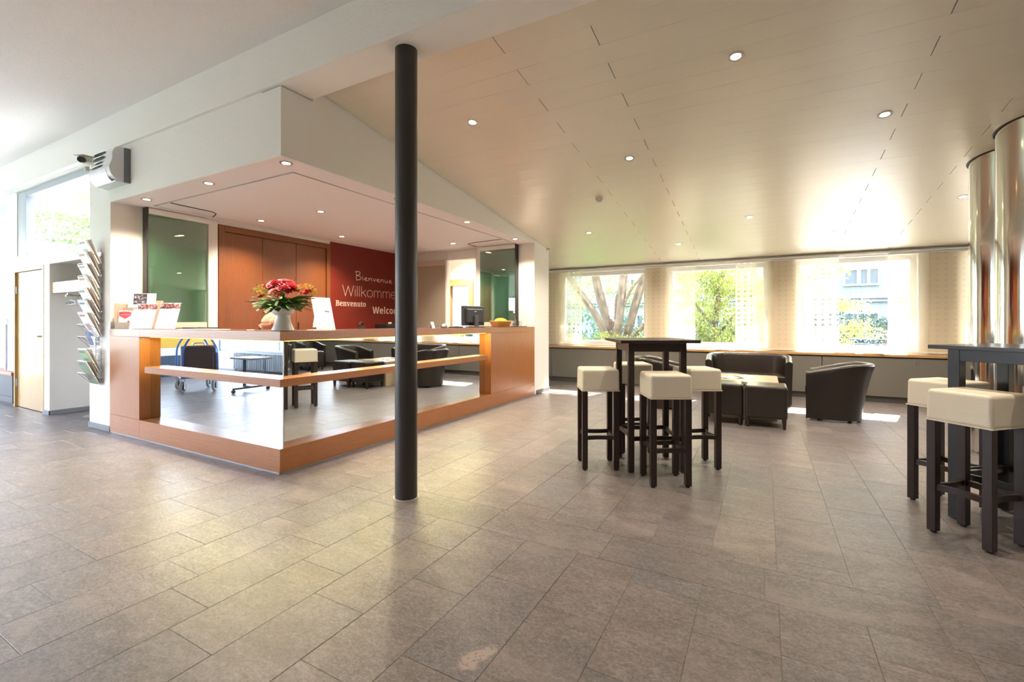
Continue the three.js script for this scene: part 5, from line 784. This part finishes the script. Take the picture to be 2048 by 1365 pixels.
function foliage(name, blobs, n, size, mat, parent, density = 1) {
  const tot = blobs.reduce((s, b) => s + b[3] ** 2 * (b[5] || 1), 0), m = new THREE.InstancedMesh(leafGeo, mat, n), d = new THREE.Object3D(), col = new THREE.Color(); let i = 0;
  for (const b of blobs) {
    const k = b === blobs[blobs.length - 1] ? n - i : Math.round(n * b[3] ** 2 * (b[5] || 1) / tot), tw = [...Array(Math.max(6, Math.round(k / 45)))].map(() => { const a = rnd() * 6.283, c = rr(-1, 1), r = Math.cbrt(rr(0.12, 1)), s = Math.sqrt(1 - c * c); return [b[0] + b[3] * r * s * Math.cos(a), b[1] + (b[4] || b[3]) * r * c, b[2] + b[3] * r * s * Math.sin(a)]; });
    for (let q = 0; q < k && i < n; q++, i++) { const c = tw[Math.floor(rnd() * tw.length)], s = size * 4; d.position.set(c[0] + rr(-1, 1) * s, c[1] + rr(-1, 1) * s * 0.6, c[2] + rr(-1, 1) * s); d.rotation.set(rr(-1.2, 1.2), rnd() * 6.3, rr(-1, 1)); d.scale.setScalar(size * rr(0.7, 1.3)); d.updateMatrix(); m.setMatrixAt(i, d.matrix); const v = rr(0.75, 1.2); m.setColorAt(i, col.setRGB(v * rr(0.9, 1.15), v, v * rr(0.75, 1.05))); }
  }
  m.count = i; m.name = name; m.userData.kind = 'stuff'; shadows(m); parent.add(m); return m;
}
function limb(pts, r0, r1) { // tapered limb along a curve
  const c = new THREE.CatmullRomCurve3(pts.map((p) => new THREE.Vector3(...p))), n = 14, g = new THREE.TubeGeometry(c, n, 1, 9), p = g.attributes.position, q = new THREE.Vector3();
  for (let i = 0; i <= n; i++) { c.getPointAt(i / n, q); for (let j = 0; j <= 9; j++) { const k = i * 10 + j, r = (r0 + (r1 - r0) * i / n) * (1 + 0.08 * Math.sin(j * 3 + i)); p.setXYZ(k, q.x + (p.getX(k) - q.x) * r, q.y + (p.getY(k) - q.y) * r, q.z + (p.getZ(k) - q.z) * r); } }
  g.computeVertexNormals(); const uv = g.attributes.uv; for (let i = 0; i < uv.count; i++) uv.setXY(i, uv.getY(i), uv.getX(i) * 3); return flat(g);
}
{
  const t = thing('tree', 'grey multi-stemmed tree fanning out in the leftmost window', 'tree', [-3.75, -0.32, -13]);
  for (const [pts, a, b] of [[[[-0.05, 0, 0], [-0.2, 0.9, 0], [-0.45, 1.6, 0.1], [-1.1, 2.6, 0.2], [-1.9, 3.8, 0.4]], 0.12, 0.08], [[[-0.02, 0, -0.15], [-0.17, 1.15, -0.2], [-0.5, 2.2, -0.3], [-0.72, 3.2, -0.3], [-0.9, 4.6, -0.2]], 0.17, 0.11], [[[0.02, 0, 0.1], [0.10, 1.2, 0.1], [0.18, 2.0, 0.1], [0.28, 3.0, 0.1], [0.35, 4.6, 0]], 0.125, 0.10], [[[0.1, 0, -0.1], [0.3, 1.1, -0.1], [0.5, 1.9, -0.1], [0.75, 2.7, -0.1], [1.3, 4.2, 0]], 0.13, 0.10], [[[0.20, 1.9, 0.1], [0.5, 2.5, 0.15], [0.95, 3.0, 0.2]], 0.05, 0.03], [[[-0.2, 1.3, -0.2], [-0.1, 1.9, -0.25], [0.02, 2.5, -0.3]], 0.09, 0.05], [[[0.0, 0, 0.2], [0.3, 0.8, 0.4], [0.95, 1.5, 0.6]], 0.11, 0.06]]) part('trunk', limb(pts, a, b), M.bark, t);
  foliage('foliage', [[-1.4, 4.6, 0.3, 1.7], [0.2, 5.0, 0, 1.9], [1.6, 4.5, 0.2, 1.6], [-1.3, 2.9, -0.9, 0.9], [0.5, 2.9, -1.4, 0.9], [1.3, 2.7, -0.6, 0.8], [-0.4, 2.7, -1.6, 0.9]], 16000, 0.06, leafM('#7b8a46'), t);
  const u = thing('tree', 'bright yellow green bush tree filling the second window', 'tree', [-1.05, -0.32, -13.2]); part('trunk', limb([[0, 0, 0], [-0.1, 1.4, 0], [0.2, 3.4, 0]], 0.09, 0.05), M.bark, u);
  for (const p of [[[-0.05, 1.2, 0], [0.5, 1.9, 0.2], [0.9, 2.4, 0.2]], [[-0.05, 1.4, 0], [-0.6, 2.1, 0], [-1.0, 2.9, 0.1]]]) part('branch', limb(p, 0.04, 0.015), M.bark, u);
  foliage('foliage', [[-0.5, 2.3, 0, 0.75], [0.35, 2.75, 0, 0.7], [0.0, 1.2, 0.2, 0.62], [0.7, 1.9, -0.2, 0.6], [-0.6, 1.1, 0.1, 0.55], [0.6, 0.9, 0, 0.55]], 17000, 0.05, leafM('#7f8b3c'), u);
  const v = thing('tree', 'young tree with yellow green twigs reaching into the third window', 'tree', [0.75, -0.32, -12.2]); part('trunk', limb([[0, 0, 0], [0.02, 1.6, 0], [-0.1, 3.2, 0]], 0.05, 0.03), M.bark, v);
  for (const p of [[[0, 1.2, 0], [0.5, 1.45, 0.1], [1.25, 1.45, 0.15]], [[0, 1.7, 0], [0.4, 2.0, 0], [1.0, 1.95, 0.1]], [[0, 2.3, 0], [0.4, 2.7, 0], [0.9, 2.75, 0]]]) part('branch', limb(p, 0.02, 0.008), M.bark, v);
  foliage('foliage', [[0.95, 1.48, 0.12, 0.26, 0.16], [1.25, 1.38, 0.15, 0.125, 0.10], [0.75, 1.95, 0.05, 0.24, 0.14], [0.98, 1.9, 0.1, 0.14, 0.1], [0.55, 2.75, 0, 0.32, 0.18], [0.0, 2.2, 0, 0.5, 0.7], [0.72, 1.1, 0.1, 0.2, 0.14]], 3600, 0.045, leafM('#929a48'), v);
  const h = thing('hedge', 'dark green hedge behind the wire fence in the third window', 'hedge', [2.6, -0.32, -17.3]); part('stem', [-2.5, -1.5, -0.5, 0.5, 1.5, 2.5].map((x) => limb([[x, 0, 0], [x + 0.1, 0.6, 0], [x, 1.2, 0.1]], 0.05, 0.03)), M.bark, h);
  foliage('foliage', [[-2.6, 0.9, 0, 0.9], [-1.6, 1.0, 0, 0.95], [-0.6, 1.05, 0, 0.95], [0.3, 1.0, 0, 0.95], [1.3, 1.0, 0, 0.9], [2.3, 0.9, 0, 0.9], [3.3, 0.9, 0, 0.9]], 20000, 0.055, leafM('#2b4733'), h);
  const f = thing('fence', 'light wire mesh fence in front of the hedge', 'fence', [1.0, -0.32, -16.1]), fm = pastel('#b9c0c2', 0.5); for (let i = 0; i < 5; i++) part('post', cb(i * 1.25 - 0.5, 0.65, 0, 0.05, 1.3, 0.05, 0.004), fm, f); for (let k = 0; k < 9; k++) part('wire', rod([-0.5, 0.12 + k * 0.14, 0], [4.5, 0.12 + k * 0.14, 0], 0.008, 5), fm, f);
  const low = thing('shrub', 'low yellow green shrub below the leafy window', 'shrub', [-1.0, -0.32, -11.7]); part('stem', limb([[0, 0, 0], [0.05, 0.3, 0], [0, 0.6, 0]], 0.03, 0.02), M.bark, low); foliage('foliage', [[-0.5, 0.7, 0, 0.5, 0.42], [0.3, 0.72, 0, 0.55, 0.42], [0.9, 0.6, 0.1, 0.4, 0.35]], 7000, 0.045, leafM('#808b3e'), low);
  const hb = thing('hedge', 'blue green hedge far behind the multi-stemmed tree', 'hedge', [-6, -0.32, -19]); part('stem', [-2, 0, 2].map((x) => limb([[x, 0, 0], [x, 0.6, 0], [x, 1.2, 0]], 0.05, 0.03)), M.bark, hb); foliage('foliage', [[-4, 0.9, 0, 1.1], [-2.4, 0.9, 0, 1.1], [-0.8, 1.0, 0, 1.1], [0.8, 0.9, 0, 1.1], [2.4, 1.0, 0, 1.1], [4.0, 1.1, 0, 1.1]], 6000, 0.12, leafM('#567458'), hb);
  [[-16.2, -5.2, 'big light green tree outside the high left window, its left crown', 2.2, 3.7, '#5f733d'], [-13.9, -5.9, 'light green tree outside the high left window, its right crown', 1.5, 3.2, '#6b7b42'], [-18.6, -10.5, 'pale tree farther off behind the high left window', 2.6, 5.2, '#657846']].forEach(([x, z, l, r, y, c]) => { const w = thing('tree', l, 'tree', [x, -0.32, z]); part('trunk', limb([[0, 0, 0], [0.1, y * 0.5, 0], [0, y, 0]], 0.16, 0.08), M.bark, w); foliage('foliage', [[0, y, 0, r], [r * 0.6, y - 0.6, 0.3, r * 0.7], [-r * 0.6, y - 0.4, 0.2, r * 0.75], [0.2, y - 1.0, 0.5, r * 0.8]], 14000, 0.065, leafM(c), w); });
  { const w = thing('tree', 'tall tree beside the roof, shading the high left window from the sun', 'tree', [-9.7, -0.32, -7.2]); part('trunk', limb([[0, 0, 0], [0.2, 3, 0], [1.0, 6, 0]], 0.2, 0.12), M.bark, w); foliage('foliage', [[1.2, 7.4, 0.2, 2.3], [-0.8, 6.6, 0.3, 1.7], [2.6, 6.4, 0, 1.5]], 9000, 0.13, leafM('#94a968'), w); }
  { const w = thing('shrub', 'low yellow green shrub at the foot of the multi-stemmed tree', 'shrub', [-3.9, -0.32, -12.2]); part('stem', limb([[0, 0, 0], [0.05, 0.3, 0], [0, 0.7, 0]], 0.03, 0.02), M.bark, w); foliage('foliage', [[-0.8, 0.85, 0, 0.5, 0.42], [0.1, 0.9, -0.1, 0.5, 0.4], [0.8, 0.85, 0, 0.5, 0.4]], 7000, 0.042, leafM('#808b3e'), w); }
  const g = thing('hedge', 'leafy hedge outside the hall windows behind the viewer', 'hedge', [-10, -0.32, 7.5]); part('stem', [-5, -2, 1, 4].map((x) => limb([[x, 0, 0], [x, 0.7, 0], [x, 1.5, 0]], 0.06, 0.03)), M.bark, g); foliage('foliage', [...Array(9)].map((_, i) => [-6 + i * 1.6, 1.0, 0, 1.1]), 6000, 0.13, leafM('#7b8070'), g);
  const b = thing('house', 'pale white house with grouped windows beyond the fence', 'building', [0, -0.32, -26]), fac = pastel('#6c727a', 0.9), glass = phy({ color: C('#3a474c'), roughness: 0.35 });
  part('facade', bx(-16, 0, -8, 18, 9.5, -0.12), fac, b); part('cornice', [bx(-16, 2.50, -0.13, 18, 2.56, 0.02), bx(-16, 2.66, -0.13, 18, 2.70, 0.0)], fac, b); part('roof', bx(-16.6, 9.5, -8.6, 18.6, 9.9, 0.6), pastel('#8f8a86', 0.9), b);
  for (const x0 of [-12.5, -7.2, -1.9, 3.26, 8.6, 13.4]) for (const y0 of [1.30, 3.31, 6.3]) {
    const w = part('window', [bx(x0 - 0.06, y0 - 0.06, -0.12, x0 + 1.28, y0, 0.02), bx(x0 - 0.06, y0 + 0.66, -0.12, x0 + 1.28, y0 + 0.72, 0.0), bx(x0 - 0.06, y0, -0.12, x0, y0 + 0.66, 0), bx(x0 + 0.46, y0, -0.12, x0 + 0.58, y0 + 0.66, 0), bx(x0 + 0.83, y0, -0.12, x0 + 0.93, y0 + 0.66, 0), bx(x0 + 1.22, y0, -0.12, x0 + 1.28, y0 + 0.66, 0)], M.white, b);
    for (const [a, c] of [[0, 0.46], [0.58, 0.83], [0.93, 1.22]]) { part('pane', bx(x0 + a, y0, -0.119, x0 + c, y0 + 0.66, -0.10), glass, w); }
  }
}
renderer.render(scene, camera);
